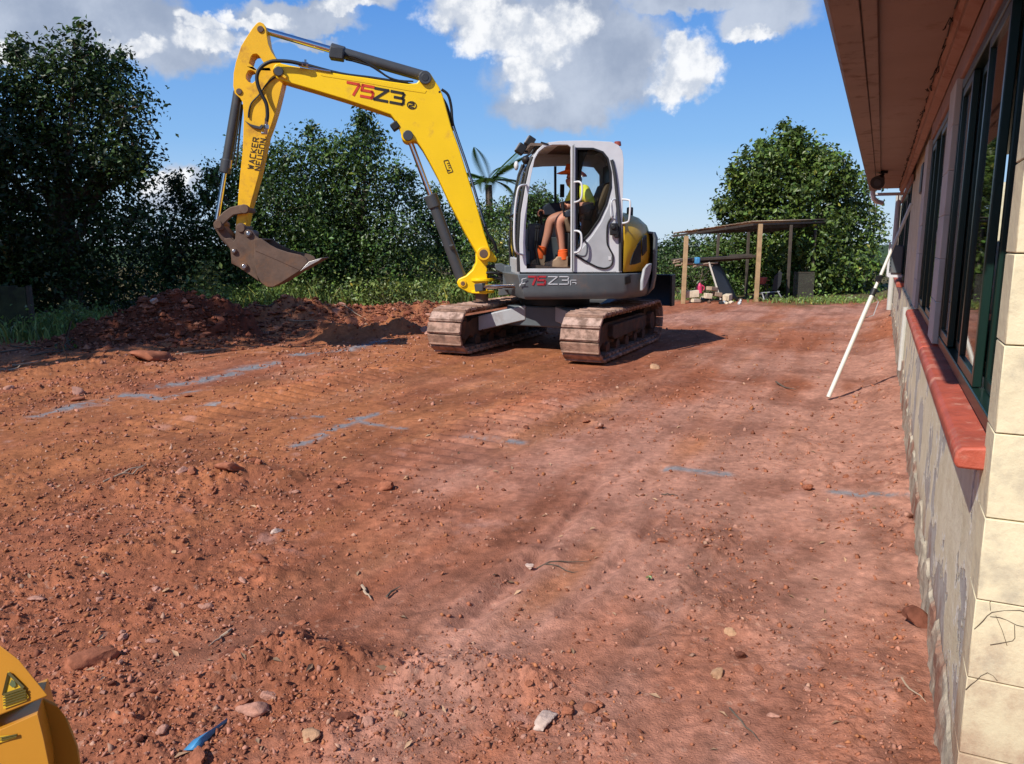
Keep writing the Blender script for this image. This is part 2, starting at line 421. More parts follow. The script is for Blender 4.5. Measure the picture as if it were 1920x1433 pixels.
def ground_h(x, y, fine=True):
    h = 0.05 * (fbm(x * 0.45, y * 0.45, 3, 3) - 0.5) + 0.022 * (fbm(x * 1.5, y * 1.5, 3, 9) - 0.5)
    rough = sstep(0.50, 0.70, fbm(x * 0.8 + 5, y * 0.8, 4, 21)) * 0.45
    for g0, g1, g2, kk in RGH: rough = np.maximum(rough, kk * np.exp(-((x - g0.x) / (g1.x - g0.x)) ** 2 - ((y - g0.y) / (g2.y - g0.y)) ** 2))
    rough = rough * (0.45 + 1.1 * sstep(0.35, 0.62, fbm(x * 2.6, y * 2.6, 4, 23)))
    for a, b, w, hh in berm:
        d, t = segdist(x, y, gnd(*a), gnd(*b))
        k = np.exp(-(d / w) ** 2)
        h = h + hh * k * (0.4 + 1.2 * fbm(x * 4, y * 4, 4, 31)); rough = np.maximum(rough, k)
    if fine:
        c1 = 1 - worley(x * 5.5 + 1.2 * fbm(x * 6, y * 6, 2, 3), y * 5.5, 5)
        c2 = 1 - worley(x * 15, y * 15, 15)
        c3 = 1 - worley(x * 42 + 0.8 * vnoise(x * 50, y * 50, 1), y * 42, 25); c4 = 1 - worley(x * 90, y * 90, 26)
        h = h + rough * (0.026 * c1 * sstep(0.45, 0.85, vnoise(x * 3, y * 3, 8)) + 0.031 * np.clip(c2, 0, 1) * sstep(0.35, 0.6, vnoise(x * 7, y * 7, 18)) + 0.014 * np.clip(c3, 0, 1))
        h = h + (0.22 + rough) * (0.0042 * np.clip(c3, 0, 1) * sstep(0.35, 0.75, fbm(x * 5, y * 5, 3, 19)) + 0.0012 * np.clip(c4, 0, 1))
        h = h + 0.004 * sstep(0.45, 0.75, c2) * sstep(0.4, 0.7, fbm(x * 2.2, y * 2.2, 3, 44))
        h = h + 0.006 * (fbm((x * WY - y * WX) * 7.0, (x * WX + y * WY) * 0.9, 3, 137) - 0.5)
        h = h + 0.006 * (fbm(x * 24, y * 24, 4, 61, 0.6) - 0.5) + 0.004 * (fbm(x * 6, y * 6, 4, 62) - 0.5)
    for a, b, w, dd in grooves:
        d, t = segdist(x, y, gnd(*a), gnd(*b)); h = h - dd * np.exp(-(d / w) ** 2) * (0.5 + fbm(x * 9, y * 9, 3, 2)) + 0.5 * dd * np.exp(-((d - 1.8 * w) / w) ** 2)
    tt = x * WX + y * WY; ss = x * WY - y * WX                 # along / across the tracks
    for px, py, la, lc, amp in ((640, 715, 2.0, 0.32, 0.055), (985, 768, 1.6, 0.28, 0.045), (500, 770, 1.2, 0.24, 0.014), (830, 850, 1.2, 0.25, 0.010)):
        g = gnd(px, py); t0, s0 = g.x * WX + g.y * WY, g.x * WY - g.y * WX
        m_ = np.exp(-((tt - t0) / la) ** 4 - ((ss - s0) / lc) ** 4)
        h = h * (1 - 0.6 * m_) + amp * m_ * np.abs(np.sin(np.pi * tt / 0.15 + 0.6 * vnoise(x * 4, y * 4, 4))) ** 1.5
    # packed flat under the machine, rising a little to the wall
    m_ = np.exp(-((x - 0.56) / 1.7) ** 4 - ((y - 10.2) / 2.1) ** 4)
    h = h * (1 - m_) - 0.012 * m_
    o = x * WY - y * WX
    h = h + 0.085 * sstep(-0.15, 0.30, o) * sstep(3.0, 9.0, tt) * (0.5 + fbm(x * 3, y * 3, 3, 5)) + 0.04 * sstep(-0.2, 0.25, o) * fbm(x * 6, y * 6, 3, 6)
    return h
def ground_col(x, y, h):
    n = fbm(x * 0.55, y * 0.55, 5, 101); n2 = fbm(x * 2.3 + 9, y * 2.3, 5, 111); n3 = fbm(x * 14, y * 14, 4, 121, 0.65)
    tt = x * WX + y * WY; ss = x * WY - y * WX
    st = fbm(ss * 3.0 + 0.5 * fbm(tt * 0.5, ss * 0.5, 3, 7), tt * 0.32, 5, 131); st2 = fbm(ss * 9.0, tt * 0.8, 4, 137)
    red = np.array([0.320, 0.112, 0.058]); pink = np.array([0.44, 0.218, 0.155]); org = np.array([0.365, 0.136, 0.056]); dark = np.array([0.170, 0.058, 0.034])
    c = np.empty(x.shape + (3,)); c[:] = red
    def mixin(c, k, q): return c + (q - c) * k[..., None]
    zone = sstep(-1.6, 0.6, x - 0.12 * (y - 3.0)) * sstep(11.0, 6.0, y) + 0.5 * sstep(6.5, 9, y) * sstep(1.2, 2.5, x)
    c = mixin(c, 0.92 * sstep(0.44, 0.66, 0.50 * n + 0.42 * st + 0.20 * np.clip(zone, 0, 1) - 0.03), pink)
    c = mixin(c, 0.8 * sstep(0.46, 0.66, 0.5 * fbm(x * 0.4 + 30, y * 0.4, 4, 141) + 0.46 * st + 0.14 * sstep(0.3, -2.0, x) * sstep(2.5, 5, y) - 0.12 * np.clip(zone, 0, 1)), org)
    c = mixin(c, 0.42 * sstep(0.50, 0.68, n2), dark)
    c = c * (0.62 + 0.76 * n3)[..., None] * (0.72 + 0.56 * st2)[..., None]
    c = mixin(c, 0.5 * sstep(0.72, 0.86, fbm(x * 5, y * 5, 4, 151)), np.array([0.50, 0.26, 0.20]))
    pale = sstep(0.93, 0.97, _h(np.floor(x * 38), np.floor(y * 38), 5)) * (worley(x * 38, y * 38, 7) < 0.33)
    c = mixin(c, pale * 0.35, np.array([0.52, 0.32, 0.23]))
    for a, b, w in ash:
        d, t = segdist(x, y, a, b)
        k = np.exp(-(d / (0.8 * w)) ** 2 * 1.3) * sstep(0.32, 0.56, fbm(x * 11, y * 11, 5, 161, 0.65))
        c = mixin(c, np.clip(1.25 * k, 0, 0.9), np.array([0.225, 0.225, 0.235]))
    return np.clip(c, 0.01, 1)

ys = [-9, -6, -4, -2.5, -1.2, -0.2, 0.5]
y_ = 1.0
while y_ < 46: ys.append(y_); y_ += min((0.0056 if y_ < 11 else 0.0085) * y_, max(0.004, 2.2 * y_ * y_ / 1957))
ys = np.array(ys)
tn = np.concatenate([np.linspace(-2.4, -0.92, 130), np.linspace(-0.915, 0.78, 740), np.linspace(0.785, 2.2, 80)])
GX = np.maximum(ys, 1.0)[:, None] * tn[None, :]
ext = np.maximum(0, 3.0 - ys)[:, None] * tn[None, :] * 3
far = np.abs(tn) > 0.9
GX = GX + np.where(far[None, :], ext, 0) * (np.abs(tn) - 0.9).clip(0)[None, :]
GY = np.repeat(ys[:, None], len(tn), 1)
GH = ground_h(GX, GY)
GC = ground_col(GX, GY, GH)
# earth gives way to grass and litter at the far edge of the pad
edge_n = fbm(GX * 0.8, GY * 0.8, 4, 201)
grass_k = sstep(15.2, 16.4, GY + 2.0 * (edge_n - 0.5)) * sstep(-1.0, -2.0, GX - 0.04 * GY)
grass_k = np.maximum(grass_k, sstep(18.3, 19.4, GY + 2.0 * (edge_n - 0.5)))
g7 = gnd(105, 622); grass_k = np.maximum(grass_k, np.exp(-((GX - g7.x) / 0.9) ** 2 - ((GY - g7.y) / 0.9) ** 2) * 0.9)
g7 = gnd(1520, 572); grass_k = np.maximum(grass_k, np.exp(-((GX - g7.x) / 1.1) ** 2 - ((GY - g7.y) / 0.8) ** 2) * 0.9 * (edge_n > 0.42))
gcolr = np.array([0.085, 0.085, 0.035]) * (0.6 + 0.8 * fbm(GX * 7, GY * 7, 4, 211))[..., None]
GC = GC + (gcolr - GC) * (grass_k * 0.9)[..., None]
nr, ncn = GX.shape
idx = np.arange(nr * ncn).reshape(nr, ncn)
gf = np.stack([idx[:-1, :-1], idx[:-1, 1:], idx[1:, 1:], idx[1:, :-1]], -1).reshape(-1, 4)
me = raw_mesh('ground', np.stack([GX, GY, GH], -1).reshape(-1, 3), gf)
set_color(me, 'tint', GC.reshape(-1, 3))
soil = mat('red_soil', (1, 1, 1), 0.95, var=0.22, scale=28, attr='tint', bump=0.8, bscale=130, spec=0.12)
MT['soil'] = soil
ground = finish('ground', me, soil, angle=180); tag(ground, kind='structure')

# wide land beyond the pad, falling away from the hilltop
rr = np.concatenate([[0, 8], np.geomspace(12, 3500, 46)])
aa = np.linspace(0, 2 * np.pi, 97)
PX, PY = rr[:, None] * np.sin(aa)[None], rr[:, None] * np.cos(aa)[None]
PZ = -0.12 - 26 * sstep(34, 500, rr)[:, None] + 0 * PX
PZ = PZ + (10 * (fbm(PX * 0.004, PY * 0.004, 4, 5) - 0.5)) * sstep(60, 500, rr)[:, None]
PZ = PZ + 22 * sstep(500, 1100, rr)[:, None] * (0.55 + 0.5 * fbm(PX * 0.0018 + 3, PY * 0.0018, 4, 15))
PZ = np.minimum(PZ, EYE + rr[:, None] * 0.0075 - 0.3) if False else PZ
li = np.arange(PX.size).reshape(PX.shape)
lf = np.stack([li[:-1, :-1], li[:-1, 1:], li[1:, 1:], li[1:, :-1]], -1).reshape(-1, 4)
me = raw_mesh('terrain', np.stack([PX, PY, PZ], -1).reshape(-1, 3), lf)
tcn_ = (0.5 + fbm(PX * 0.02, PY * 0.02, 5, 8))[..., None] * np.array([0.05, 0.075, 0.03])
near = sstep(40, 20, rr)[:, None, None]
tcn_ = tcn_ * (1 - near) + near * np.array([0.30, 0.11, 0.06])
set_color(me, 'tint', np.broadcast_to(tcn_, PX.shape + (3,)).reshape(-1, 3))
tag(finish('terrain', me, mat('far_land', (1, 1, 1), 0.95, var=0.3, scale=0.05, attr='tint', spec=0.1), angle=180), kind='structure')

# ------------------------------------------------------------------ house
HRZ = math.atan2(WY, WX)
def wall_pt(s, o, z=0.0): return V((s * WX + o * WY, s * WY - o * WX, z))
MT['render'] = rendermat('cream_render')
MT['block'] = mat('cream_block', (0.70, 0.61, 0.40), 0.85, var=0.12, scale=5, dirt=(0.40, 0.35, 0.26), damt=0.42, dscale=5.5, mud=0.62, bump=0.35, bscale=28, spec=0.2)
MT['pil'] = mat('chalky_white_column', (0.50, 0.49, 0.45), 0.85, var=0.08, scale=6, bump=0.2, bscale=40, dirt=(0.30, 0.28, 0.25), damt=0.15)
MT['sill'] = mat('brick_red_sill_paint', (0.42, 0.085, 0.048), 0.6, var=0.2, scale=8, dirt=(0.56, 0.30, 0.22), damt=0.34, dscale=9, bump=0.7, bscale=22)
MT['soffit'] = mat('peach_soffit_paint', (0.29, 0.22, 0.19), 0.75, var=0.07, scale=2, dirt=(0.16, 0.10, 0.075), damt=0.20, dscale=3, bump=0.1, bscale=30)
MT['cornice'] = mat('pink_trim_paint', (0.33, 0.19, 0.145), 0.7, var=0.1, scale=3, dirt=(0.20, 0.075, 0.05), damt=0.3, dscale=5)
MT['gutter'] = mat('brown_gutter', (0.20, 0.14, 0.115), 0.55, var=0.12, scale=4, dirt=(0.11, 0.07, 0.05), damt=0.3, dscale=6)
MT['wframe'] = mat('dark_green_aluminium', (0.007, 0.024, 0.018), 0.3, var=0.1)
MT['blind'] = mat('grey_blind_fabric', (0.13, 0.135, 0.14), 0.8, var=0.2, scale=2)
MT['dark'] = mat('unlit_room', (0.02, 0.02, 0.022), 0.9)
MT['roof'] = mat('roof_sheet', (0.22, 0.10, 0.08), 0.5)
MT['winglass'] = glassmat('window_glass', (0.55, 0.62, 0.60), 0.03)
MT['footing'] = mat('rough_footing', (0.42, 0.36, 0.27), 0.95, var=0.3, scale=12, dirt=(0.26, 0.11, 0.07), damt=0.5, dscale=4, bump=0.8, bscale=25, spec=0.1)
house = thing('house', 'cream block house along the right edge with brown eaves and brick red window sills', 'house', wall_pt(1.9, 0.25), HRZ)
LEN = 14.4
m = MB(); m.box((LEN / 2 + 0.07, -0.10, 0.27), (LEN - 0.13, 0.20, 1.14))
m.box((LEN / 2 + 0.07, -0.12, 2.13), (LEN - 0.13, 0.16, 0.20))
m.box((6.55, -0.10, 1.435), (3.70, 0.16, 1.19)); m.box((14.0, -0.10, 1.435), (0.70, 0.18, 1.19))
m.box((LEN / 2 + 0.1, -5.0, 1.1), (LEN - 0.2, 0.2, 2.6)); m.box((LEN - 0.1, -2.55, 1.1), (0.2, 4.7, 2.6)); m.box((0.17, -2.55, 1.1), (0.20, 4.7, 2.6))
m.build('wall', 'render', house)
# ragged footing and spilt render along the base
rows = []
for i in range(700):
    x = 0.02 + (LEN - 0.1) * (i / 699) ** 1.6; q = np.array([x * 7.0]); z_ = np.zeros(1)
    e = 0.008 + 0.045 * float(fbm(q, z_, 4, 3)[0]) ** 1.5; t = 0.03 + 0.22 * float(fbm(q * 0.6, z_, 5, 9)[0]) + 0.16 * min(1, x / 6)
    rw = [(x, 0.001, t + 0.012)]
    for j in range(9):
        u = 1 - j / 8; nn2 = float(fbm(q * 2.6, np.array([j * 0.55]), 4, 19)[0]); rw.append((x, 0.004 + 0.012 * (1 - u) + 0.020 * nn2 * nn2 + e * 0.10 * (1 - u) - 0.02 * max(0.0, 1 - x / 0.12), (t + 0.12) * u - 0.12))
    rows.append(rw)
m = MB(); m.grid(rows); m.build('footing', 'footing', house, angle=20)
# end wall and corner: separate blocks with open joints
def blockmesh(d):
    m = MB(); m.box((0, 0, 0), d); return m
bprot = None
for r in range(-1, 12):
    for c in range(5):
        first = c == 0
        d = (0.130, 0.3965 if r % 2 == 0 or not first else 0.1965, 0.1875)
        y0 = 0 if first else -(0.4 if r % 2 == 0 else 0.2) - 0.4 * (c - 1)
        x0 = -0.003 * random.random() + (0 if first else 0.0)
        dx = d[0] if first else 0.07
        m = MB(); m.box((x0 + dx / 2, y0 - d[1] / 2 + 0.0015, 0.095 + 0.19 * r), (dx, d[1], d[2]))
        m.build('block', 'block', house, bevel=0.0022, seg=1)
MT['oldcrack'] = mat('crack_shade', (0.10, 0.07, 0.045), 0.9)
# cracks across the end wall
def EP(zx, zy):
    d = pray(1660 + zx * 0.351, 930 + zy * 0.351); n_ = V((WX, WY, 0)); t = (wall_pt(1.8985, 0.25) - CAM).dot(n_) / d.dot(n_); return house.matrix_basis.inverted() @ (CAM + d * t)
bpy.context.view_layer.update(); m = MB()
for ln_ in ([(475, 712), (500, 690), (522, 668), (545, 640), (570, 622), (640, 612), (720, 612), (760, 625)], [(430, 1035), (455, 1010), (482, 990), (510, 962), (545, 945), (575, 960), (598, 988)], [(600, 420), (596, 470), (588, 500), (566, 545), (558, 570), (562, 612)],
            [(560, 645), (610, 650), (650, 664), (700, 690), (740, 700)], [(540, 470), (575, 462), (620, 472)], [(690, 690), (692, 760), (680, 775), (600, 790), (560, 796)], [(590, 640), (625, 720), (650, 800)]):
    m.tube([EP(*q) for q in ln_], [0.0004 + 0.0009 * random.random() for _ in ln_], 4)
tag(m.build('crack', 'oldcrack', house), kind='stuff')
# windows
def window(x0, x1, z0, z1, mull, nb, sash=()):
    w = MB(); y = -0.038; f = 0.040
    w.box(((x0 + x1) / 2, y, z0 + f / 2), (x1 - x0, 0.06, f)); w.box(((x0 + x1) / 2, y, z1 - f / 2), (x1 - x0, 0.06, f))
    w.box((x0 + f / 2, y, (z0 + z1) / 2), (f, 0.06, z1 - z0 - 2 * f)); w.box((x1 - f / 2, y, (z0 + z1) / 2), (f, 0.06, z1 - z0 - 2 * f))
    fr = w.build('window', 'wframe', house, bevel=0.004)
    xs = [x0 + f] + list(mull) + [x1 - f]
    for i, (a, b) in enumerate(zip(xs, xs[1:])):
        yy = y + (0.014 if i % 2 else -0.014)
        s = MB(); t = 0.034
        for cx in (a + t / 2, b - t / 2): s.box((cx, yy, (z0 + z1) / 2), (t, 0.024, z1 - z0 - 2 * f - 0.004))
        for cz in (z0 + f + t / 2 + 0.002, z1 - f - t / 2 - 0.002): s.box(((a + b) / 2, yy, cz), (b - a - 2 * t, 0.024, t))
        s.build('sash', 'wframe', fr, bevel=0.003)
        p = MB(); p.box(((a + b) / 2, yy, (z0 + z1) / 2), (b - a - 2 * t + 0.01, 0.005, z1 - z0 - 2 * f - 2 * t + 0.01)); p.build('pane', 'winglass', fr)
    n = nb
    for i in range(n):
        if random.random() < 0.25: continue
        x = x0 + 0.08 + (x1 - x0 - 0.16) * (i + 0.5) / n
        b = MB(); b.box((0, 0, 0), (0.09, 0.004, z1 - z0 - 0.14), Matrix.Rotation(R(35 + 10 * random.random()), 3, 'Z'))
        o = b.build('blind_slat', 'blind', fr); o.location = (x, -0.19, (z0 + z1) / 2 + 0.02)
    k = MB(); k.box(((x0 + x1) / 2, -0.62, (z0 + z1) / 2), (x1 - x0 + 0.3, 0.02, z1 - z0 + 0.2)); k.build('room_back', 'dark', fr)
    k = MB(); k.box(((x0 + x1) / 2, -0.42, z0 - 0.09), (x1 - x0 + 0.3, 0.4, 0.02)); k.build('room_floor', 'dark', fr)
    return fr
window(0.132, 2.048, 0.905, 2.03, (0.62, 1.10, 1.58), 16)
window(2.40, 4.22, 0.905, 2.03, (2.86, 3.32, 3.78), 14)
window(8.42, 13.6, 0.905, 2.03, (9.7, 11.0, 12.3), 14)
for x0, x1 in ((2.052, 2.398), (4.222, 4.70)):
    for i in range(6):
        m = MB(); m.box(((x0 + x1) / 2, -0.076, 0.905 + 0.19 * i + 0.0935), (x1 - x0, 0.18, 0.1885)); m.build('block', 'pil', house, bevel=0.0025, seg=1)
for x0, x1 in ((2.062, 2.388), (4.232, 4.69)):                    # mortar core behind the column blocks
    m = MB(); m.box(((x0 + x1) / 2, -0.09, 1.47), (x1 - x0, 0.16, 1.12)); m.build('column_core', 'pil', house)
def sill(x0, x1):
    m = MB(); pr = [(0.055, 0.838), (0.062, 0.852), (0.060, 0.876), (0.048, 0.888), (-0.105, 0.904), (-0.105, 0.838)]
    m.prism([(x0, y, z) for y, z in pr], (x1 - x0, 0, 0)); return m.build('sill', 'sill', house, bevel=0.006)
sill(0.10, 2.06); sill(2.09, 4.30); sill(8.4, 13.6)
# eaves
m = MB(); m.box((6.2, 0.06, 2.262), (13.1, 0.54, 0.02)); m.build('soffit', 'soffit', house)
m = MB(); m.box((6.2, 0.36, 2.252), (13.1, 0.06, 0.05)); m.build('fascia', 'gutter', house, bevel=0.006)
m = MB(); m.prism([(-0.35, 0.392, 2.222), (-0.35, 0.495, 2.222), (-0.35, 0.517, 2.245), (-0.35, 0.520, 2.335), (-0.35, 0.508, 2.345), (-0.35, 0.500, 2.25), (-0.35, 0.405, 2.24), (-0.35, 0.392, 2.36)], (13.15, 0, 0))
m.build('gutter', 'gutter', house, bevel=0.004)
m = MB(); m.prism([(0.0, 0.0, 2.25), (0, 0.062, 2.25), (0, 0.062, 2.215), (0, 0.045, 2.20), (0, 0.045, 2.165), (0, 0.0, 2.15)], (12.7, 0, 0))
m.build('cornice', 'cornice', house, bevel=0.004)
for xc_, xl_ in ((2.2, 4.1), (11.0, 5.2)):
    m = MB(); m.box((xc_, -0.012, 2.09), (xl_, 0.03, 0.10)); m.build('window_head', 'cornice', house, bevel=0.005)
m = MB()
rows = []
for i in range(60):
    x = -0.4 + 13.3 * i / 59; dz = 0.018 * (i % 2)
    rows.append([(x, 0.45, 2.37 + dz), (x, -5.3, 3.45 + dz)])
m.grid(rows); m.build('roof', 'roof', house, solid=0.01)
m = MB(); m.tube([(12.72, 0.455, 2.25), (12.73, 0.455, 2.17), (12.76, 0.44, 2.10), (12.86, 0.38, 2.05), (12.95, 0.30, 2.03)], 0.04, 10); m.build('gutter_elbow', 'white', house)
m = MB(); m.tube([(13.3, 0.05, 2.2), (13.3, 0.05, 0.2)], 0.045, 12); m.build('downpipe', 'pil', house)
m = MB(); m.box((12.9, 0.2, 2.17), (0.05, 0.5, 0.05)); m.box((12.9, 0.06, 1.98), (0.02, 0.02, 0.4)); m.build('eave_bracket', 'white', house)
m = MB(); m.tube([(5.72, 0.02, 0.24), (5.72, 0.02, 0.80)], 0.022, 10); m.build('waste_pipe', 'pil', house)
m = MB(); m.box((4.95, -0.005, 1.84), (0.30, 0.05, 0.22)); m.build('vent_cover', 'dgrey', house, bevel=0.01)
# dried vine stems still stuck to the trim
m = MB()
for i in range(52):
    x = 0.5 + 11.5 * (i / 52) ** 1.2 + random.uniform(-0.1, 0.1); p = V((x, 0.064 + random.uniform(0, 0.006), 2.245 - random.uniform(0, 0.05))); pts = [p]
    for j in range(random.randint(2, 4)):
        p = p + V((random.uniform(-0.05, 0.05), random.uniform(-0.004, 0.012), random.uniform(-0.03, 0.02))); pts.append(p.copy())
    m.tube(pts, 0.0028, 4)
for i in range(26):
    x = 0.5 + 10 * (i / 26) ** 1.1; p = V((x, 0.066, 2.225)); m.tube([p, p + V((random.uniform(0.02, 0.09), 0.004, -0.012)), p + V((random.uniform(0.1, 0.22), 0.003, random.uniform(-0.04, 0.015)))], 0.003, 4)
tag(m.build('vine_remnant', 'blackprint', house), kind='stuff')

# sensor light under the eave
fl = thing('sensor_light', 'small black sensor lamp hanging under the brown eave near its far end', 'lamp', house.matrix_basis @ V((9.2, 0.30, 2.25)), HRZ)
m = MB(); m.cone((0, 0, 0.0), (0, 0, -0.03), 0.05, 0.05); m.tube([(0, 0, -0.03), (0.0, 0.02, -0.07), (-0.02, 0.05, -0.10)], 0.018); m.build('bracket', 'black', fl)
m = MB(); m.cone((0.06, 0.02, -0.07), (-0.13, 0.06, -0.15), 0.035, 0.085, 18); m.build('lamp_head', 'black', fl)
m = MB(); m.cone((-0.131, 0.06, -0.151), (-0.136, 0.061, -0.153), 0.045, 0.045, 18); m.build('lens', 'dgrey', fl)

# air conditioner on its bracket
ac = thing('air_conditioner', 'grey box air conditioner in a white bracket on the far end of the house wall', 'air conditioner', house.matrix_basis @ V((9.0, 0.0, 0.98)), HRZ)
m = MB(); m.box((0, 0.07, 0.18), (0.55, 0.13, 0.34)); m.build('casing', 'grey', ac, bevel=0.015)
m = MB()
for k in range(7): m.box((0, 0.138, 0.05 + 0.042 * k), (0.48, 0.008, 0.012))
m.build('grille', 'dgrey', ac)
m = MB()
for x in (-0.3, 0.3): m.bar((x, 0.0, -0.02), (x, 0.16, -0.02), 0.03, 0.03); m.bar((x, 0.16, -0.02), (x, 0.16, 0.38), 0.02, 0.02)
m.bar((-0.3, 0.16, 0.38), (0.3, 0.16, 0.38), 0.02, 0.02); m.bar((-0.3, 0.16, -0.02), (0.3, 0.16, -0.02), 0.02, 0.02); m.build('bracket', 'white', ac)

# extending pole leaning on the wall
b0 = gnd(1553, 745, 0.02); t0 = wall_pt(7.95, 0.21, 1.70)
MT['polewhite'] = mat('off_white_pole', (0.66, 0.63, 0.55), 0.4, var=0.06, dirt=(0.4, 0.25, 0.18), damt=0.15)
pole = thing('extension_pole', 'thin off white extension pole leaning from the bare earth onto the house wall', 'pole', b0)
d = t0 - b0
m = MB(); m.cone((0, 0, 0), d * 0.54, 0.019, 0.019, 12); m.build('lower_tube', 'polewhite', pole)
m = MB(); m.cone(d * 0.54, d, 0.014, 0.014, 12); m.build('upper_tube', 'polewhite', pole)
m = MB(); m.cone(d * 0.52, d * 0.555, 0.025, 0.025, 12); m.build('clamp', 'black', pole); m = MB(); m.cone(d * 0.595, d * 0.625, 0.022, 0.022, 12); m.box(d * 0.61 + V((-0.015, -0.02, 0)), (0.03, 0.05, 0.05)); m.build('clamp', 'black', pole)
m = MB(); m.tube([d * 0.53, d * 0.5 + V((0.09, 0.03, -0.02)), d * 0.44 + V((0.10, 0.05, -0.04)), d * 0.40], 0.004, 5); m.build('cord', 'lgrey', pole)

# ------------------------------------------------------------------ vegetation
def leafmat(name, c):
    global nt
    m = bpy.data.materials.new(name); m.use_nodes = True; nt = m.node_tree; nt.nodes.clear()
    o = N('ShaderNodeOutputMaterial'); p = N('ShaderNodeBsdfPrincipled'); p.inputs['Roughness'].default_value = 0.40
    p.inputs['Specular IOR Level'].default_value = 0.40
    a = N('ShaderNodeAttribute', attribute_name='tint')
    mx = N('ShaderNodeMix', data_type='RGBA', blend_type='MULTIPLY'); mx.inputs[0].default_value = 1; mx.inputs[6].default_value = (*c, 1)
    L(a.outputs['Color'], mx.inputs[7]); L(mx.outputs[2], p.inputs['Base Color'])
    t = N('ShaderNodeBsdfTranslucent'); L(mx.outputs[2], t.inputs[0])
    ms = N('ShaderNodeMixShader'); ms.inputs[0].default_value = 0.22; L(p.outputs[0], ms.inputs[1]); L(t.outputs[0], ms.inputs[2]); L(ms.outputs[0], o.inputs[0])
    return m
MT['leaf'] = leafmat('dark_leaf', (0.038, 0.074, 0.018))
MT['leaf_light'] = leafmat('light_leaf', (0.075, 0.13, 0.026))
MT['leaf_mid'] = leafmat('mid_leaf', (0.062, 0.120, 0.024))
MT['leaf_warm'] = leafmat('warm_leaf', (0.080, 0.132, 0.024))
MT['leaf_grass'] = leafmat('weed_leaf', (0.165, 0.225, 0.060))
MT['bark'] = mat('bark', (0.10, 0.075, 0.055), 0.9, var=0.3, bump=0.6, bscale=30)
MT['twig'] = mat('dry_wood', (0.36, 0.26, 0.18), 0.85, var=0.25)
def unit(v): return v / np.maximum(np.linalg.norm(v, axis=-1, keepdims=True), 1e-6)
def leaf_mesh(name, cen, nrm, size, g, aspect=0.55):
    """one folded four-sided leaf at each centre"""
    n = len(cen)
    t = unit(g.normal(size=(n, 3))); t = unit(t - nrm * (t * nrm).sum(1, keepdims=True)); b = np.cross(nrm, t)
    s = size[:, None]
    v0 = cen - t * s * 0.5; v2 = cen + t * s * 0.5 - nrm * s * 0.10
    v1 = cen + b * s * aspect * 0.5 + nrm * s * 0.10; v3 = cen - b * s * aspect * 0.5 + nrm * s * 0.10
    verts = np.stack([v0, v1, v2, v3], 1).reshape(-1, 3)
    i = np.arange(n)[:, None] * 4
    return raw_mesh(name, verts, np.concatenate([i + [0, 1, 2], i + [0, 2, 3]], 0))
def crown(lobes, dens, lsize, g, spread=0.16, per=14, fill=0.28):
    cs, ns, cl = [], [], []
    for c, r in lobes:
        r = np.array(r); k = max(4, int(dens * (r[0] * r[2] + r[0] * r[1] + r[1] * r[2]) / 3 * 4))
        d = unit(g.normal(size=(k, 3)))
        k = int(k * 3.3 * g.uniform(0.55, 1.25)); d = unit(g.normal(size=(k, 3)))
        inner = g.random(k) < fill
        rad = np.where(inner, g.uniform(0.25, 0.8, k), g.uniform(0.78, 1.06, k) + 0.10 * g.normal(size=k) * 0.6)
        bump = 0.80 + 0.40 * fbm(d[:, 0] * 2.3 + c[0] * 3, d[:, 2] * 2.3 + d[:, 1] * 1.7 + c[2], 3, int(abs(c[0] * 31)) % 97)
        p = np.array(c) + d * r * (rad * bump)[:, None]
        cv = (0.45 + 1.1 * g.random(k) ** 1.3) * g.uniform(0.75, 1.3)
        q = np.repeat(p, per, 0) + g.normal(size=(k * per, 3)) * np.array([1, 1, 0.75]) * spread
        nn = unit(np.repeat(d, per, 0) * 0.55 + g.normal(size=(k * per, 3)) * 0.75 + np.array([-0.1, -0.1, 0.55]))
        cs.append(q); ns.append(nn); cl.append(np.repeat(cv, per))
    return np.concatenate(cs), np.concatenate(ns), np.concatenate(cl)
def px_lobes(lst, Y, g, squash=0.9):
    out = []
    for e in lst:
        px, py, r = e[:3]; yy = Y + (e[3] if len(e) > 3 else g.uniform(-0.5, 0.5)); p = atY(px, py, yy); rm = r / FPX * yy
        out.append(((p.x, p.y, p.z), (rm, rm * 0.95, rm * squash)))
    return out
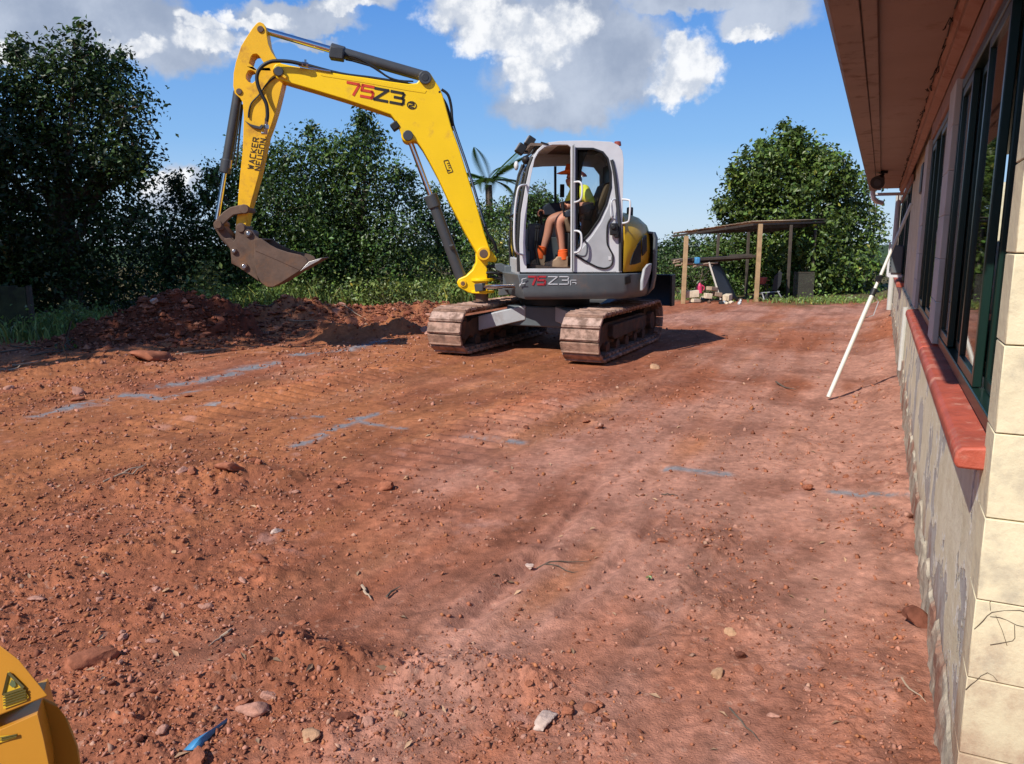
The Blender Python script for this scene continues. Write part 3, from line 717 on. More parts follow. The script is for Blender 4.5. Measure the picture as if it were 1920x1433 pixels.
def tree(name, label, lst, Y, dens=26, lsize=0.085, seed=1, leaf='leaf', trunk=None, tr=0.13, group=None, cat='tree', world_lobes=None, spread=0.16, per=14, spikes=(), fill=0.28):
    g = np.random.default_rng(seed)
    lobes = world_lobes or px_lobes(lst, Y, g)
    bx = trunk if trunk else (float(np.mean([l[0][0] for l in lobes])), float(np.mean([l[0][1] for l in lobes])))
    root = thing(name, label, cat, (bx[0], bx[1], -0.05), 0, group)
    c, n, cv = crown(lobes, dens, lsize, g, spread, per, fill)
    if spikes:
        sp = px_lobes(spikes, Y, g, 1.7); c2, n2, v2 = crown(sp, dens * 2.2, lsize, g, 0.07, per, 0.5)
        c = np.concatenate([c, c2]); n = np.concatenate([n, n2]); cv = np.concatenate([cv, v2])
    k = c[:, 2] > 0.02; c, n, cv = c[k], n[k], cv[k]
    me = leaf_mesh('crown', c - np.array([bx[0], bx[1], -0.05]), n, lsize * (0.5 + 1.05 * g.random(len(c)) ** 1.4), g)
    hue = g.normal(size=len(c)) * 0.10; tint = np.stack([1 + hue + 0.05, np.ones(len(c)), 1 - hue * 0.5], 1) * (cv * (0.7 + 0.6 * g.random(len(c))))[:, None]
    yl = g.random(len(c)) < 0.02; tint[yl] *= np.array([2.6, 1.7, 1.0])
    set_color(me, 'tint', np.repeat(tint, 4, 0))
    o = finish('crown', me, leaf, root, angle=180)
    m = MB(); top = max(l[0][2] for l in lobes)
    tz = max(0.4, top * 0.45); rnd = random.Random(seed)
    m.tube([(0, 0, 0), (rnd.uniform(-.06, .06), 0, tz * 0.5), (rnd.uniform(-.1, .1), 0, tz), (rnd.uniform(-.15, .15), 0, top * 0.8)], [tr * 1.25, tr, tr * 0.8, tr * 0.25], 8)
    for cc, r in lobes:
        e = V((cc[0] - bx[0], cc[1] - bx[1], cc[2] + 0.05)); s_ = V((0, 0, min(tz * rnd.uniform(0.5, 1.0), max(0.15, e.z - 0.2))))
        m.tube([s_, s_.lerp(e, 0.5) + V((rnd.uniform(-.12, .12), rnd.uniform(-.12, .12), rnd.uniform(-.05, .1))), e], [tr * 0.5, tr * 0.3, tr * 0.1], 5)
        for q in range(3):
            dd = V((rnd.gauss(0, 1), rnd.gauss(0, 1), rnd.gauss(0.4, 0.7))).normalized(); m.tube([e, e + V((dd.x * r[0], dd.y * r[1], dd.z * r[2])) * 0.9], [tr * 0.12, tr * 0.04], 4)
    m.build('trunk', 'bark', root)
    return root

TG = 'dense dark trees behind the cleared pad'
tree('broadleaf_tree', 'tall dark spreading tree filling the left edge of the picture', [(140, 115, 48), (62, 150, 62), (205, 165, 55), (120, 205, 85), (238, 205, 42), (250, 270, 36), (248, 322, 40),
      (200, 300, 55), (150, 330, 80), (40, 290, 75), (-60, 220, 120), (-90, 400, 130), (110, 430, 100), (215, 425, 62), (10, 440, 100), (255, 400, 36), (-150, 300, 150), (120, 540, 90), (0, 540, 80)], 15.0,
     dens=30, lsize=0.095, seed=3, leaf='leaf', trunk=(-8.6, 15.2), tr=0.2, spikes=[(150, 68, 17), (28, 95, 16), (232, 112, 13), (178, 105, 12), (200, 120, 10)])
tree('evergreen_tree', 'low very dark tree in the gap right of the tall left tree', [(330, 395, 40), (285, 455, 60), (350, 470, 55), (300, 540, 60), (220, 540, 70), (370, 430, 25), (370, 540, 50)], 16.4,
     dens=34, lsize=0.085, seed=4, leaf='leaf', tr=0.1, spikes=[(330, 350, 14), (352, 385, 10), (380, 370, 9)])
tree('broadleaf_tree', 'broad leafy tree directly behind the raised bucket', [(480, 325, 50), (425, 370, 45), (535, 300, 45), (440, 440, 62), (520, 400, 80), (405, 490, 50), (500, 490, 75), (400, 330, 22), (580, 470, 60), (450, 540, 50), (560, 540, 50)], 16.8,
     dens=34, lsize=0.085, seed=5, leaf='leaf_mid', tr=0.14, spikes=[(400, 335, 11), (470, 285, 14), (388, 375, 11)])
tree('broadleaf_tree', 'pointed dark tree peaking under the middle of the yellow boom', [(588, 285, 30), (635, 300, 50), (685, 275, 30), (705, 315, 45), (745, 365, 38), (650, 390, 85), (590, 390, 70), (740, 440, 60), (630, 480, 75), (710, 500, 70), (660, 540, 60), (740, 540, 50)], 17.4,
     dens=34, lsize=0.085, seed=6, leaf='leaf_mid', tr=0.15, spikes=[(585, 250, 11), (684, 232, 16), (704, 262, 12), (668, 262, 12), (745, 330, 10)])
tree('leafy_shrub', 'mixed leafy shrub between the lift cylinder and the cab', [(800, 395, 38), (840, 440, 45), (790, 470, 50), (860, 500, 45), (905, 450, 35), (930, 490, 40), (960, 520, 45), (890, 540, 40), (790, 540, 45), (765, 350, 18)], 18.4,
     dens=32, lsize=0.085, seed=7, leaf='leaf_mid', tr=0.07, cat='shrub', spikes=[(770, 335, 8), (815, 365, 9)])
tree('leafy_shrub', 'pale leafed shrub showing beside the foot of the boom', [(925, 470, 26), (955, 440, 22), (890, 490, 24), (945, 505, 24), (800, 500, 22)], 17.6, dens=34, lsize=0.08, seed=17, leaf='leaf_grass', tr=0.04, cat='shrub')
tree('broadleaf_tree', 'far round tree seen through the open cab', [(1012, 378, 27), (1038, 395, 22), (985, 400, 26), (1062, 412, 24), (1010, 430, 40), (1075, 440, 30), (960, 400, 24), (1110, 450, 26), (1140, 460, 26)], 26.0,
     dens=30, lsize=0.11, seed=8, leaf='leaf_mid', tr=0.12)
tree('broadleaf_tree', 'large round green tree behind the open shed', [(1480, 300, 48), (1425, 325, 50), (1535, 322, 48), (1400, 385, 52), (1480, 385, 95), (1570, 365, 52), (1592, 430, 52), (1400, 460, 60), (1500, 485, 85), (1590, 505, 55), (1380, 520, 50), (1550, 540, 50), (1460, 545, 50), (1610, 550, 34)], 21.6,
     dens=26, lsize=0.125, seed=9, leaf='leaf_warm', tr=0.2, spikes=[(1475, 253, 15), (1495, 262, 14), (1430, 278, 12), (1375, 330, 11), (1352, 395, 9), (1590, 325, 12)])
tree('slender_tree', 'sparse thin tree between the round tree and the house eave', [(1625, 345, 20), (1640, 330, 14), (1648, 420, 16), (1630, 385, 16), (1640, 450, 22), (1655, 500, 24), (1635, 535, 26)], 23.0,
     dens=13, lsize=0.10, seed=10, leaf='leaf_mid', tr=0.06)
tree('leafy_shrub', 'dull olive shrub beyond the left end of the shed roof', [(1240, 480, 25), (1272, 462, 24), (1310, 465, 28), (1345, 478, 28), (1300, 500, 40), (1240, 520, 36), (1360, 510, 40), (1205, 480, 26), (1190, 520, 30)], 25.0,
     dens=28, lsize=0.10, seed=12, leaf='leaf', tr=0.06, cat='shrub')
tree('leafy_shrub', 'bright yellow green shrub behind the low shed posts', [(1250, 505, 24), (1285, 520, 28), (1335, 480, 24), (1345, 515, 32), (1240, 545, 24), (1300, 550, 24), (1385, 470, 26), (1370, 545, 26)], 21.0,
     dens=30, lsize=0.085, seed=13, leaf='leaf_light', tr=0.04, cat='shrub')
# trees outside the left edge that throw the shade over the soil heap
for i, (x, y, h, s) in enumerate([(-11.3, 4.9, 7.4, 21), (-12.5, 7.2, 8.4, 22), (-13.6, 9.6, 9.4, 23)]):
    g_ = np.random.default_rng(s)
    wl = [((x + g_.normal() * 0.9, y + g_.normal() * 0.9, 0.6 + h * f), (1.7, 1.7, 1.1)) for f in (0.15, 0.28, 0.4, 0.5, 0.6, 0.7, 0.8, 0.9)]
    tree('broadleaf_tree', ['nearest of the three trees standing left of the view', 'middle of the three trees standing left of the view', 'farthest of the three trees standing left of the view'][i], None, 0, dens=5.5, lsize=0.24, seed=s, leaf='leaf_mid', trunk=(x, y), tr=0.2, world_lobes=wl, spread=0.28)

tree('leafy_shrub', 'dark shrub around the trunk of the tree fern', [(900, 402, 24), (935, 412, 28), (880, 420, 28), (915, 445, 38), (955, 392, 16), (950, 430, 26)], 20.2, dens=26, lsize=0.09, seed=19, leaf='leaf_mid', tr=0.05, cat='shrub')
# tree fern
fp = atY(916, 336, 21.0)
fern = thing('tree_fern', 'tree fern spreading its fronds above the shrubs left of the cab', 'tree fern', (fp.x, fp.y, -0.05))
m = MB(); m.tube([(0, 0, 0), (0.05, 0, 1.2), (0, 0, fp.z - 0.1)], [0.13, 0.10, 0.09], 8); m.build('trunk', 'bark', fern)
rf = random.Random(5)
for i in range(16):
    a = 2 * math.pi * i / 16 + rf.uniform(-.15, .15); ln = rf.uniform(1.1, 1.5); up = rf.uniform(0.35, 0.95) if i % 2 else rf.uniform(0.0, 0.35)
    vsx, fcs = [], []
    for j in range(40):
        t = (j + 2) / 42; r = ln * t * 0.95; z = fp.z + ln * (up * t * 1.1 - 0.62 * t * t * (1.1 - up * 0.85))
        c = V((math.cos(a) * r, math.sin(a) * r, z)); w = 0.23 * math.sin(math.pi * min(1, t * 0.9 + 0.10)) ** 0.8 * ln / 1.3
        sd_ = V((-math.sin(a), math.cos(a), 0)); fw = V((math.cos(a), math.sin(a), 0.0))
        for s_ in (-1, 1):
            tip = c + sd_ * (w * s_) + fw * (0.4 * w) + V((0, 0, -0.20 * w)); b0_ = len(vsx)
            vsx += [c - fw * 0.018, c.lerp(tip, 0.45) + fw * 0.030 + V((0, 0, 0.012)), tip, c.lerp(tip, 0.45) - fw * 0.030]
            fcs += [(b0_, b0_ + 1, b0_ + 2), (b0_, b0_ + 2, b0_ + 3)]
    me = raw_mesh('frond', np.array([list(q) for q in vsx]), np.array(fcs)); set_color(me, 'tint', np.tile(np.array([[0.9, 1.1, 0.8]]), (len(vsx), 1)))
    finish('frond', me, 'leaf_light', fern, angle=180)

# weeds and grass along the far edge of the pad
def grass_patch(name, pts, n, hgt, seed, leafy=0.35, mat_='leaf_grass', sx=1.0, sy=0.5, label=None):
    g = np.random.default_rng(seed)
    P_ = []
    for px, py, k in pts:
        q = gnd(px, py); P_.append((q.x, q.y, k))
    P_ = np.array(P_); ch = g.choice(len(P_), n, p=P_[:, 2] / P_[:, 2].sum())
    bx = P_[ch, 0] + g.normal(size=n) * sx; by = P_[ch, 1] + g.normal(size=n) * sy
    bz = ground_h(bx, by, False); h = hgt * (0.35 + 0.9 * g.random(n)) * (0.6 + 0.8 * fbm(bx * 0.9, by * 0.9, 3, seed))
    a = g.random(n) * 2 * np.pi; w = 0.006 + 0.010 * g.random(n); lean = g.normal(size=(n, 2)) * 0.35
    base = np.stack([bx, by, bz - 0.02], 1); sdv = np.stack([np.cos(a), np.sin(a), 0 * a], 1) * w[:, None]
    mid = base + np.stack([lean[:, 0] * h * 0.35, lean[:, 1] * h * 0.35, h * 0.6], 1); tip = base + np.stack([lean[:, 0] * h, lean[:, 1] * h, h * 0.95], 1)
    v = np.stack([base - sdv, base + sdv, mid + sdv * 0.9, mid - sdv * 0.9, tip], 1).reshape(-1, 3); i = np.arange(n)[:, None] * 5
    f = np.concatenate([i + [0, 1, 2], i + [0, 2, 3], i + [3, 2, 4]])
    tint = (0.55 + 0.8 * g.random(n))[:, None] * np.array([1, 1, 1]) * np.where(g.random(n) < 0.15, 1.0, 1.0)[:, None]
    dry = g.random(n) < 0.12; tint[dry] *= np.array([2.2, 1.5, 1.2])
    me = raw_mesh(name, v, f); set_color(me, 'tint', np.repeat(tint, 5, 0))
    o = finish(name, me, mat_, angle=180); tag(o, label, 'grass' if label else None, kind='stuff')
    k = int(n * leafy)
    c = np.stack([bx[:k], by[:k], bz[:k] + h[:k] * g.uniform(0.3, 0.95, k)], 1)
    c = np.repeat(c, 3, 0) + g.normal(size=(3 * k, 3)) * 0.07; c[:, 2] = np.maximum(c[:, 2], 0.02)
    nn = unit(g.normal(size=(3 * k, 3)) * 0.6 + np.array([-0.2, -0.3, 0.9])); me = leaf_mesh('weed_leaves', c, nn, 0.035 + 0.05 * g.random(3 * k), g, 0.6)
    set_color(me, 'tint', np.repeat((0.6 + 0.8 * g.random(3 * k))[:, None] * np.array([[1.0, 1.15, 0.9]]), 4, 0)); o2 = finish('weed_leaves', me, mat_, angle=180); tag(o2, 'broad weed leaves among ' + (label or 'grass'), 'weeds', kind='stuff')
grass_patch('tall_grass', [(420, 578, 2), (480, 582, 2), (540, 580, 3), (600, 578, 3), (660, 576, 3), (720, 574, 3), (780, 572, 3), (840, 570, 3), (880, 568, 2)], 11000, 0.50, 31, 0.5, sx=0.5, sy=0.45, label='tall green weeds along the far edge of the pad behind the bucket')
grass_patch('tall_grass', [(1290, 560, 2), (1340, 560, 1), (1500, 566, 3), (1550, 566, 3), (1600, 564, 3), (1240, 560, 2)], 2000, 0.13, 32, 0.10, sx=0.6, sy=0.35, label='short grass around the posts of the open shed')
grass_patch('tall_grass', [(95, 628, 2), (125, 618, 2), (140, 605, 1)], 1500, 0.26, 33, 0.2, sx=0.3, sy=0.5, label='small grass patch between the mossy boards and the soil heap')
tree('weed_clump', 'tall drooping weed clump at the right end of the soil heap', [(385, 545, 18), (390, 515, 14), (400, 570, 16)], 14.2, dens=40, lsize=0.09, seed=41, leaf='leaf_grass', tr=0.02, cat='weeds')
tree('weed_clump', 'light green leafy weeds under the boom at the pad edge', [(690, 560, 22), (730, 556, 22), (760, 562, 20), (650, 566, 18), (800, 566, 16)], 15.6, dens=40, lsize=0.085, seed=42, leaf='leaf_grass', tr=0.02, cat='weeds')
tree('weed_clump', 'bright leafy weeds along the pad edge below the bucket', [(545, 548, 20), (585, 540, 22), (625, 546, 24), (665, 536, 22), (715, 540, 18), (770, 546, 20), (830, 550, 18), (500, 556, 18)], 15.9, dens=30, lsize=0.085, seed=45, leaf='leaf_grass', tr=0.02, cat='weeds', spread=0.13)
tree('weed_clump', 'dark green weed in front of the shaded soil heap', [(140, 655, 18), (128, 665, 12)], 10.3, dens=60, lsize=0.05, seed=43, leaf='leaf_mid', tr=0.012, cat='weeds', spread=0.06)
tree('weed_clump', 'spindly white flowered weed beside the grass patch on the left', [(135, 590, 9), (142, 610, 10), (138, 575, 6)], 12.0, dens=60, lsize=0.05, seed=44, leaf='leaf_grass', tr=0.012, cat='weeds', spread=0.05)

# ------------------------------------------------------------------ excavator
AX = V((0.56, 10.2, 0.0)); HD = R(186)
FH = V((math.cos(HD), math.sin(HD), 0)); LH = V((-math.sin(HD), math.cos(HD), 0))
exc = thing('excavator', 'yellow and grey tracked excavator with its bucket raised, standing on the red earth', 'excavator', AX, HD)
def loc_(g): r = g - AX; return V((r.dot(FH), r.dot(LH), r.z))
def S(px, py, v):
    d = pray(px, py); t = (AX + LH * v - CAM).dot(LH) / d.dot(LH); return loc_(CAM + d * t)
def PS(lst, v): return [S(x, y, v) for x, y in lst]
def CY_(px, py, r):
    d = pray(px, py); o = CAM - AX; a = d.x ** 2 + d.y ** 2; b = o.x * d.x + o.y * d.y; c = o.x ** 2 + o.y ** 2 - r * r
    t = (-b - math.sqrt(max(0, b * b - a * c))) / a; return loc_(CAM + d * t)
def plate(lst, v, th, name, m, parent=exc, bevel=0.008, holes=()):
    b = MB(); b.prism(PS(lst, v), (0, -th, 0), [PS(h, v) for h in holes]); return b.build(name, m, parent, bevel)
def pin(px, py, v, r, th, name='pin', m='rust', parent=exc):
    c = S(px, py, v); b = MB(); b.cone(c, c + V((0, -th, 0)), r, r, 20); return b.build(name, m, parent, 0.006)
def arcpx(cx, cy, r, a0, a1, n): return [(cx + r * math.cos(R(a0 + (a1 - a0) * i / (n - 1))), cy + r * math.sin(R(a0 + (a1 - a0) * i / (n - 1)))) for i in range(n)]

# boom
boom_out = [(511, 134), (512, 126), (516, 120.5), (523, 118), (545, 123), (567, 127), (603, 133), (644, 140), (688, 146), (732, 153), (765, 157.5), (781, 156), (786, 150)] + \
    arcpx(797, 145, 12.5, 190, 335, 8) + [(816, 152), (824, 164), (830, 178), (838, 207), (846, 237), (861, 278), (878, 333), (896, 392), (908, 436), (919, 468)] + \
    arcpx(908, 476, 12, -20, 150, 8) + [(889, 466), (872, 436), (841, 376), (822, 335), (804, 301), (792, 280), (781, 265)] + arcpx(765, 254, 13, 45, 190, 8) + \
    [(748, 240), (741, 226), (732, 215), (702, 205), (644, 186), (585, 168), (540, 155), (523, 149.5), (514, 143)]
boom = plate(boom_out, 0.15, 0.30, 'boom', 'yellow', bevel=0.012)
plate([(600, 137), (690, 151), (768, 165), (800, 170), (797, 175), (764, 170), (688, 156), (606, 143), (601, 141)], 0.154, 0.002, 'raised_plate', 'yellow', boom, 0.001)
pin(522, 133.5, 0.20, 0.055, 0.40, 'pivot_pin', 'cyl', boom)
b = MB(); b.bar(S(528, 140, 0.165), S(537, 147, 0.165), 0.03, 0.05, (0, 1, 0)); b.build('pin_retainer', 'yellow_old', boom, 0.004)
pin(797, 145, 0.19, 0.078, 0.38, 'cylinder_pin', 'cyl', boom); pin(797, 145, 0.195, 0.045, 0.01, 'pin_cap', 'dgrey', boom)
pin(765, 254, 0.19, 0.062, 0.38, 'cylinder_pin', 'cyl', boom)
pin(824, 172.5, 0.153, 0.014, 0.01, 'bolt', 'black', boom)
pin(907, 476, 0.19, 0.085, 0.38, 'foot_pin', 'yellow_old', boom); pin(907, 476, 0.194, 0.055, 0.01, 'pin_cap', 'rust', boom)
b = MB(); c = S(741, 237, 0.1); b.box(c, (0.10, 0.13, 0.09), Matrix.Rotation(R(35), 3, 'Y')); b.build('work_light', 'black', boom, 0.012)
def hose(lst, v, r, name='hose', m='black', parent=boom, n=8):
    b = MB(); p = [S(*q, v) if len(q) == 2 else S(*q) for q in lst]
    pts = []
    for i in range(len(p) - 1):                                  # smooth
        p0, p1, p2, p3 = p[max(i - 1, 0)], p[i], p[i + 1], p[min(i + 2, len(p) - 1)]
        for t in (0, 0.25, 0.5, 0.75):
            pts.append(0.5 * ((2 * p1) + (p2 - p0) * t + (2 * p0 - 5 * p1 + 4 * p2 - p3) * t * t + (3 * p1 - p0 - 3 * p2 + p3) * t ** 3))
    pts.append(p[-1]); b.tube(pts, r, n); return b.build(name, m, parent, angle=60)
# text strokes
GL = {'7': [[(0, 1), (0.95, 1), (1, .9), (0.62, 0)]], '5': [[(1, 1), (0.05, 1), (0.0, .55), (0.9, .55), (1, .45), (1, .1), (.9, 0), (0, 0)]],
      'Z': [[(0, 1), (1, 1), (0, 0.02), (0, 0), (1, 0)]], '3': [[(0, 1), (.9, 1), (1, .9), (.9, .53), (.3, .53)], [(.9, .53), (1, .43), (1, .1), (.9, 0), (0, 0)]],
      'W': [[(0, 1), (.25, 0), (.5, .8), (.75, 0), (1, 1)]], 'A': [[(0, 0), (.5, 1), (1, 0)], [(.3, .3), (.7, .3)]], 'C': [[(1, 1), (.1, 1), (0, .9), (0, .1), (.1, 0), (1, 0)]],
      'K': [[(0, 0), (0, 1)], [(1, 1), (.1, .5), (1, 0)]], 'E': [[(1, 1), (0, 1), (0, 0), (1, 0)], [(0, .5), (.8, .5)]], 'R': [[(0, 0), (0, 1), (.9, 1), (1, .9), (1, .6), (.9, .5), (.1, .5)], [(.5, .5), (1, 0)]],
      'N': [[(0, 0), (0, 1), (1, 0), (1, 1)]], 'U': [[(0, 1), (0, .1), (.1, 0), (.9, 0), (1, .1), (1, 1)]], 'S': [[(1, 1), (.1, 1), (0, .9), (0, .6), (.1, .5), (.9, .5), (1, .4), (1, .1), (.9, 0), (0, 0)]],
      'O': [[(.1, 0), (0, .1), (0, .9), (.1, 1), (.9, 1), (1, .9), (1, .1), (.9, 0), (.1, 0)]], '2': [[(0, 1), (.9, 1), (1, .9), (1, .6), (0, .35), (0, 0), (1, 0)]],
      'F': [[(0, 0), (0, .9), (.1, 1), (1, 1)], [(0.35, .5), (1, .5), (1, .2)]], 'o': [[(.5 + .5 * math.cos(a * math.pi / 8), .5 + .5 * math.sin(a * math.pi / 8)) for a in range(17)]]}
def lettering(txt, o, ex, ey, wid, adv, v, w, m, parent, name='lettering'):
    """o, ex, ey: lower left corner and the directions of writing and height on the picture of that side"""
    b = MB(); x = 0
    for ch in txt:
        if ch != ' ':
            for st in GL[ch]:
                q = [S(o[0] + ex[0] * (x + wid * a) + ey[0] * c, o[1] + ex[1] * (x + wid * a) + ey[1] * c, v) for a, c in st]
                for p, r in zip(q, q[1:]):
                    e = (r - p).normalized() * w * 0.45; b.bar(p - e, r + e, w, 0.003, (0, 1, 0)) if False else b.bar(p - e, r + e, 0.003, w, (p - r).cross(V((0, 1, 0))))
        x += adv
    return b.build(name, m, parent)
bx_, by_ = (0.983, 0.185), (0.06, -1.0)
lettering('75', (650, 175), (25 * bx_[0], 25 * bx_[1]), (2, -20.5), 0.86, 1.10, 0.154, 0.030, 'redprint', boom)
lettering('Z3', (702, 186), (27 * bx_[0], 27 * bx_[1]), (2, -20.5), 0.88, 1.14, 0.154, 0.030, 'blackprint', boom)
lettering('2', (767, 200), (9, 2), (1, -7.5), 0.9, 1, 0.154, 0.013, 'blackprint', boom); lettering('o', (763, 203), (17, 2.5), (1, -13.5), 1, 1, 0.154, 0.010, 'blackprint', boom)
b = MB()
q = PS([(832, 302), (840, 300), (849, 322), (840, 325), (832, 302)], 0.153)
for p, r in zip(q, q[1:]): b.bar(p, r, 0.003, 0.009, (p - r).cross(V((0, 1, 0))))
q = PS([(838, 318), (845, 319), (841, 322)], 0.153); b.prism(q, (0, -0.002, 0))
for yy in (307, 311, 315): b.bar(S(836 + (yy - 302) * 0.35, yy, 0.153), S(840 + (yy - 302) * 0.35, yy - 1, 0.153), 0.003, 0.007, (0, 0, 1))
b.build('warning_sticker', 'blackprint', boom)
# arm
arm_out = [(481, 44), (484, 42), (488, 41.5), (494, 44.5), (498.5, 52), (500, 64), (503, 82.5), (509, 97), (519, 112), (530, 122), (534, 134), (530, 157), (519, 202), (509, 234), (501, 255), (485, 329), (468, 390), (464, 408), (460, 428)] + \
    arcpx(451, 428, 9, 20, 175, 7) + [(442, 422), (444, 408), (446, 385), (447, 364), (450, 329), (455, 283), (457, 220), (455, 192), (450, 184), (440, 175), (437, 161), (438, 137), (442, 117), (452, 86.5), (464.5, 66), (474, 52)]
arm = plate(arm_out, 0.12, 0.24, 'arm', 'yellow_old', bevel=0.012, holes=([(467, 119), (471, 106), (475, 101.5), (481, 101), (486, 105), (494.5, 118), (490, 124), (482, 131)], [(461.5, 141), (465.5, 133), (471, 131.5), (477, 134), (480, 140), (478, 152), (473, 156), (466, 154), (461.5, 148)]))
pin(488, 54.6, 0.135, 0.038, 0.27, 'pin', 'rust', arm); pin(448, 171.5, 0.135, 0.036, 0.27, 'pin', 'rust', arm)
b = MB(); q = PS([(458, 226), (470, 233), (486, 237), (491, 233), (494, 237), (489, 243), (476, 240), (466, 234)], 0.15); b.prism(q, (0, -0.03, 0)); b.build('hose_bracket', 'cyl', arm, 0.004)
b = MB(); b.cone(S(500, 222, 0.2), S(498, 252, 0.16), 0.022, 0.022, 10); b.cone(S(499, 234, 0.2), S(499, 242, 0.2), 0.034, 0.034, 6); b.cone(S(490, 250, 0.16), S(500, 250, 0.16), 0.016, 0.016, 8); b.build('hose_fitting', 'steel', arm, 0.003)
lettering('WACKER', (474.5, 317), (1.78, -9.9), (-10.0, -1.6), 0.66, 1.03, 0.124, 0.0088, 'blackprint', arm)
lettering('NEUSON', (487.5, 320), (1.95, -10.1), (-10.0, -1.6), 0.66, 1.03, 0.124, 0.0088, 'blackprint', arm)
hose([(574, 122), (560, 119), (545, 116), (525, 114.5), (507, 116), (491, 125), (482.5, 139), (482.5, 155), (489, 174), (499, 194), (501.5, 214), (500, 228)], 0.21, 0.022, m='black')
hose([(523, 141), (511, 148), (500, 158), (486, 178), (472, 193), (467, 208), (466, 221)], 0.135, 0.010)
hose([(575, 122, .1), (640, 139, .1), (700, 147, .08), (760, 157, .08), (800, 168, .02), (822, 178, .0), (836, 196, -.02), (845, 225, -.05), (850, 245, -.05)], 0.1, 0.02)
hose([(828, 168, .1), (840, 178, .1), (846, 200, .08), (848, 225, .08), (853, 245, .06), (878, 318, .06), (900, 392, .06), (912, 432, .06)], 0.1, 0.017)
hose([(849, 237, .12), (862, 272, .12), (884, 340, .12), (904, 410, .12), (909, 425, .12)], 0.1, 0.010, 'rigid_line', 'steel')
hose([(909, 424, .1), (915, 440, .1), (926, 455, .1), (932, 475, .05)], 0.1, 0.02)
hose([(560, 122.5, .16), (600, 131, .16), (620, 134, .16)], 0.1, 0.012, 'rigid_line', 'steel')
b = MB(); b.cone(S(566, 121, 0.2), S(578, 123, 0.19), 0.034, 0.034, 8); b.cone(S(573, 112, 0.2), S(573, 122, 0.2), 0.014, 0.014, 6); b.build('hose_fitting', 'steel', boom)
def cylinder(p0, p1, f, rb, rr, v, name, brad=None, col_='cyl', gland=True, taper=1.0):
    a, c = S(*p0, v), S(*p1, v); mid = a.lerp(c, f); dd = (c - a).normalized()
    b = MB(); b.cone(mid, c, rb * taper, rb, 20); o = b.build(name, col_, exc, 0.008)
    b = MB(); b.cone(a, mid + dd * 0.05, rr, rr, 16); b.build('rod', 'chrome', o)
    b = MB(); b.cone(mid - dd * 0.05, mid + dd * 0.12, rb * 1.2, rb * 1.2, 20); b.build('gland', 'cyl', o, 0.012)
    return o
ac_ = cylinder((490, 56), (797, 144), 0.44, 0.066, 0.040, 0.0, 'arm_cylinder')
b = MB(); g0, g1 = S(619, 100, 0.12), S(645, 104, 0.12); b.bar(g0, g1, 0.17, 0.13); b.build('valve_block', 'dgrey', ac_, 0.012)
hose([(640, 103, .1), (668, 108, .1), (700, 125, .1), (730, 146, .1), (765, 155, .1)], 0.1, 0.012, parent=ac_); hose([(648, 112, .1), (690, 122, .1), (735, 148, .08), (775, 153, .06)], 0.1, 0.010, parent=ac_)
bc = cylinder((407, 412), (447, 172), 0.40, 0.057, 0.030, 0.0, 'bucket_cylinder')
hose([(452, 192, .05), (446, 240, .06), (437, 300, .06), (430, 312, .04)], 0.1, 0.010, parent=bc); hose([(455, 196, .0), (450, 240, 0), (444, 300, 0), (440, 312, 0)], 0.1, 0.012, parent=bc)
b = MB(); b.cone(S(433, 300, .07), S(431, 316, .06), 0.016, 0.016, 8); b.build('hose_fitting', 'steel', bc)
lc = cylinder((765, 254), (868, 530), 0.42, 0.072, 0.034, 0.0, 'lift_cylinder', col_='cyl', taper=0.95)
b = MB(); b.cone(S(846, 460, .10), S(848, 466, .08), 0.03, 0.03, 8); b.build('port', 'cyl', lc)
# bucket, links
bowl = [(477, 448), (489, 447), (496, 452), (506, 459), (518.6, 466), (539.5, 473), (563, 478), (574, 483), (579, 491), (562, 508), (545, 519), (525.5, 531.6), (511.6, 538.6), (500, 538), (489, 530), (481, 515), (477, 485)]
VB = 0.34
bk = MB()
for v in (VB, -VB + 0.02): bk.prism([V((p.x, v, p.z)) for p in PS(bowl, VB)], (0, -0.025, 0))
back = PS([(489, 447), (477, 448), (477, 485), (481, 515), (489, 530), (500, 538), (511.6, 538.6), (525.5, 531.6), (545, 519), (562, 508)], VB)
bk.prism([V((p.x, VB - .02, p.z)) for p in back] + [V((p.x, VB - .02, p.z)) for p in PS([(558, 506), (541, 516.5), (523, 528.5), (511, 535), (501, 534.5), (492, 527), (485, 513.5), (481, 485), (481, 452), (489, 450)], VB)], (0, -2 * VB + 0.02, 0))
bucket = bk.build('bucket', 'rust', exc, 0.006)
plate([(477, 449), (489, 448), (496, 453), (506, 460), (518.6, 467), (539.5, 474), (562, 479), (573, 484), (577, 491), (562, 507), (520, 488), (478, 470)], VB + 0.006, 0.006, 'wear_plate', 'rust', bucket, 0.002)
lip = PS([(562, 509), (579, 491), (604, 483.5), (598, 489), (580, 498.5)], VB + 0.004); b = MB(); b.prism(lip, (0, -0.03, 0)); b.build('side_cutter', 'edge', bucket, 0.003)
b = MB(); lp = PS([(560, 506), (604, 483), (605, 485), (562, 510)], VB - 0.03); b.prism(lp, (0, -2 * VB + 0.08, 0)); b.build('cutting_edge', 'rust', bucket, 0.004)
ear = [(442, 430)] + arcpx(451, 428, 10, 190, 350, 6) + [(461, 432), (466, 430.5), (473, 434), (479, 442), (485, 446), (481, 452), (481, 512), (486, 528), (447, 501), (433.5, 494), (433.5, 485), (432, 470), (429, 462), (420, 448), (431, 446), (437.7, 452), (441, 448)]
for v in (0.20, -0.15): plate(ear, v, 0.05, 'hitch_plate', 'rust', bucket, 0.006)
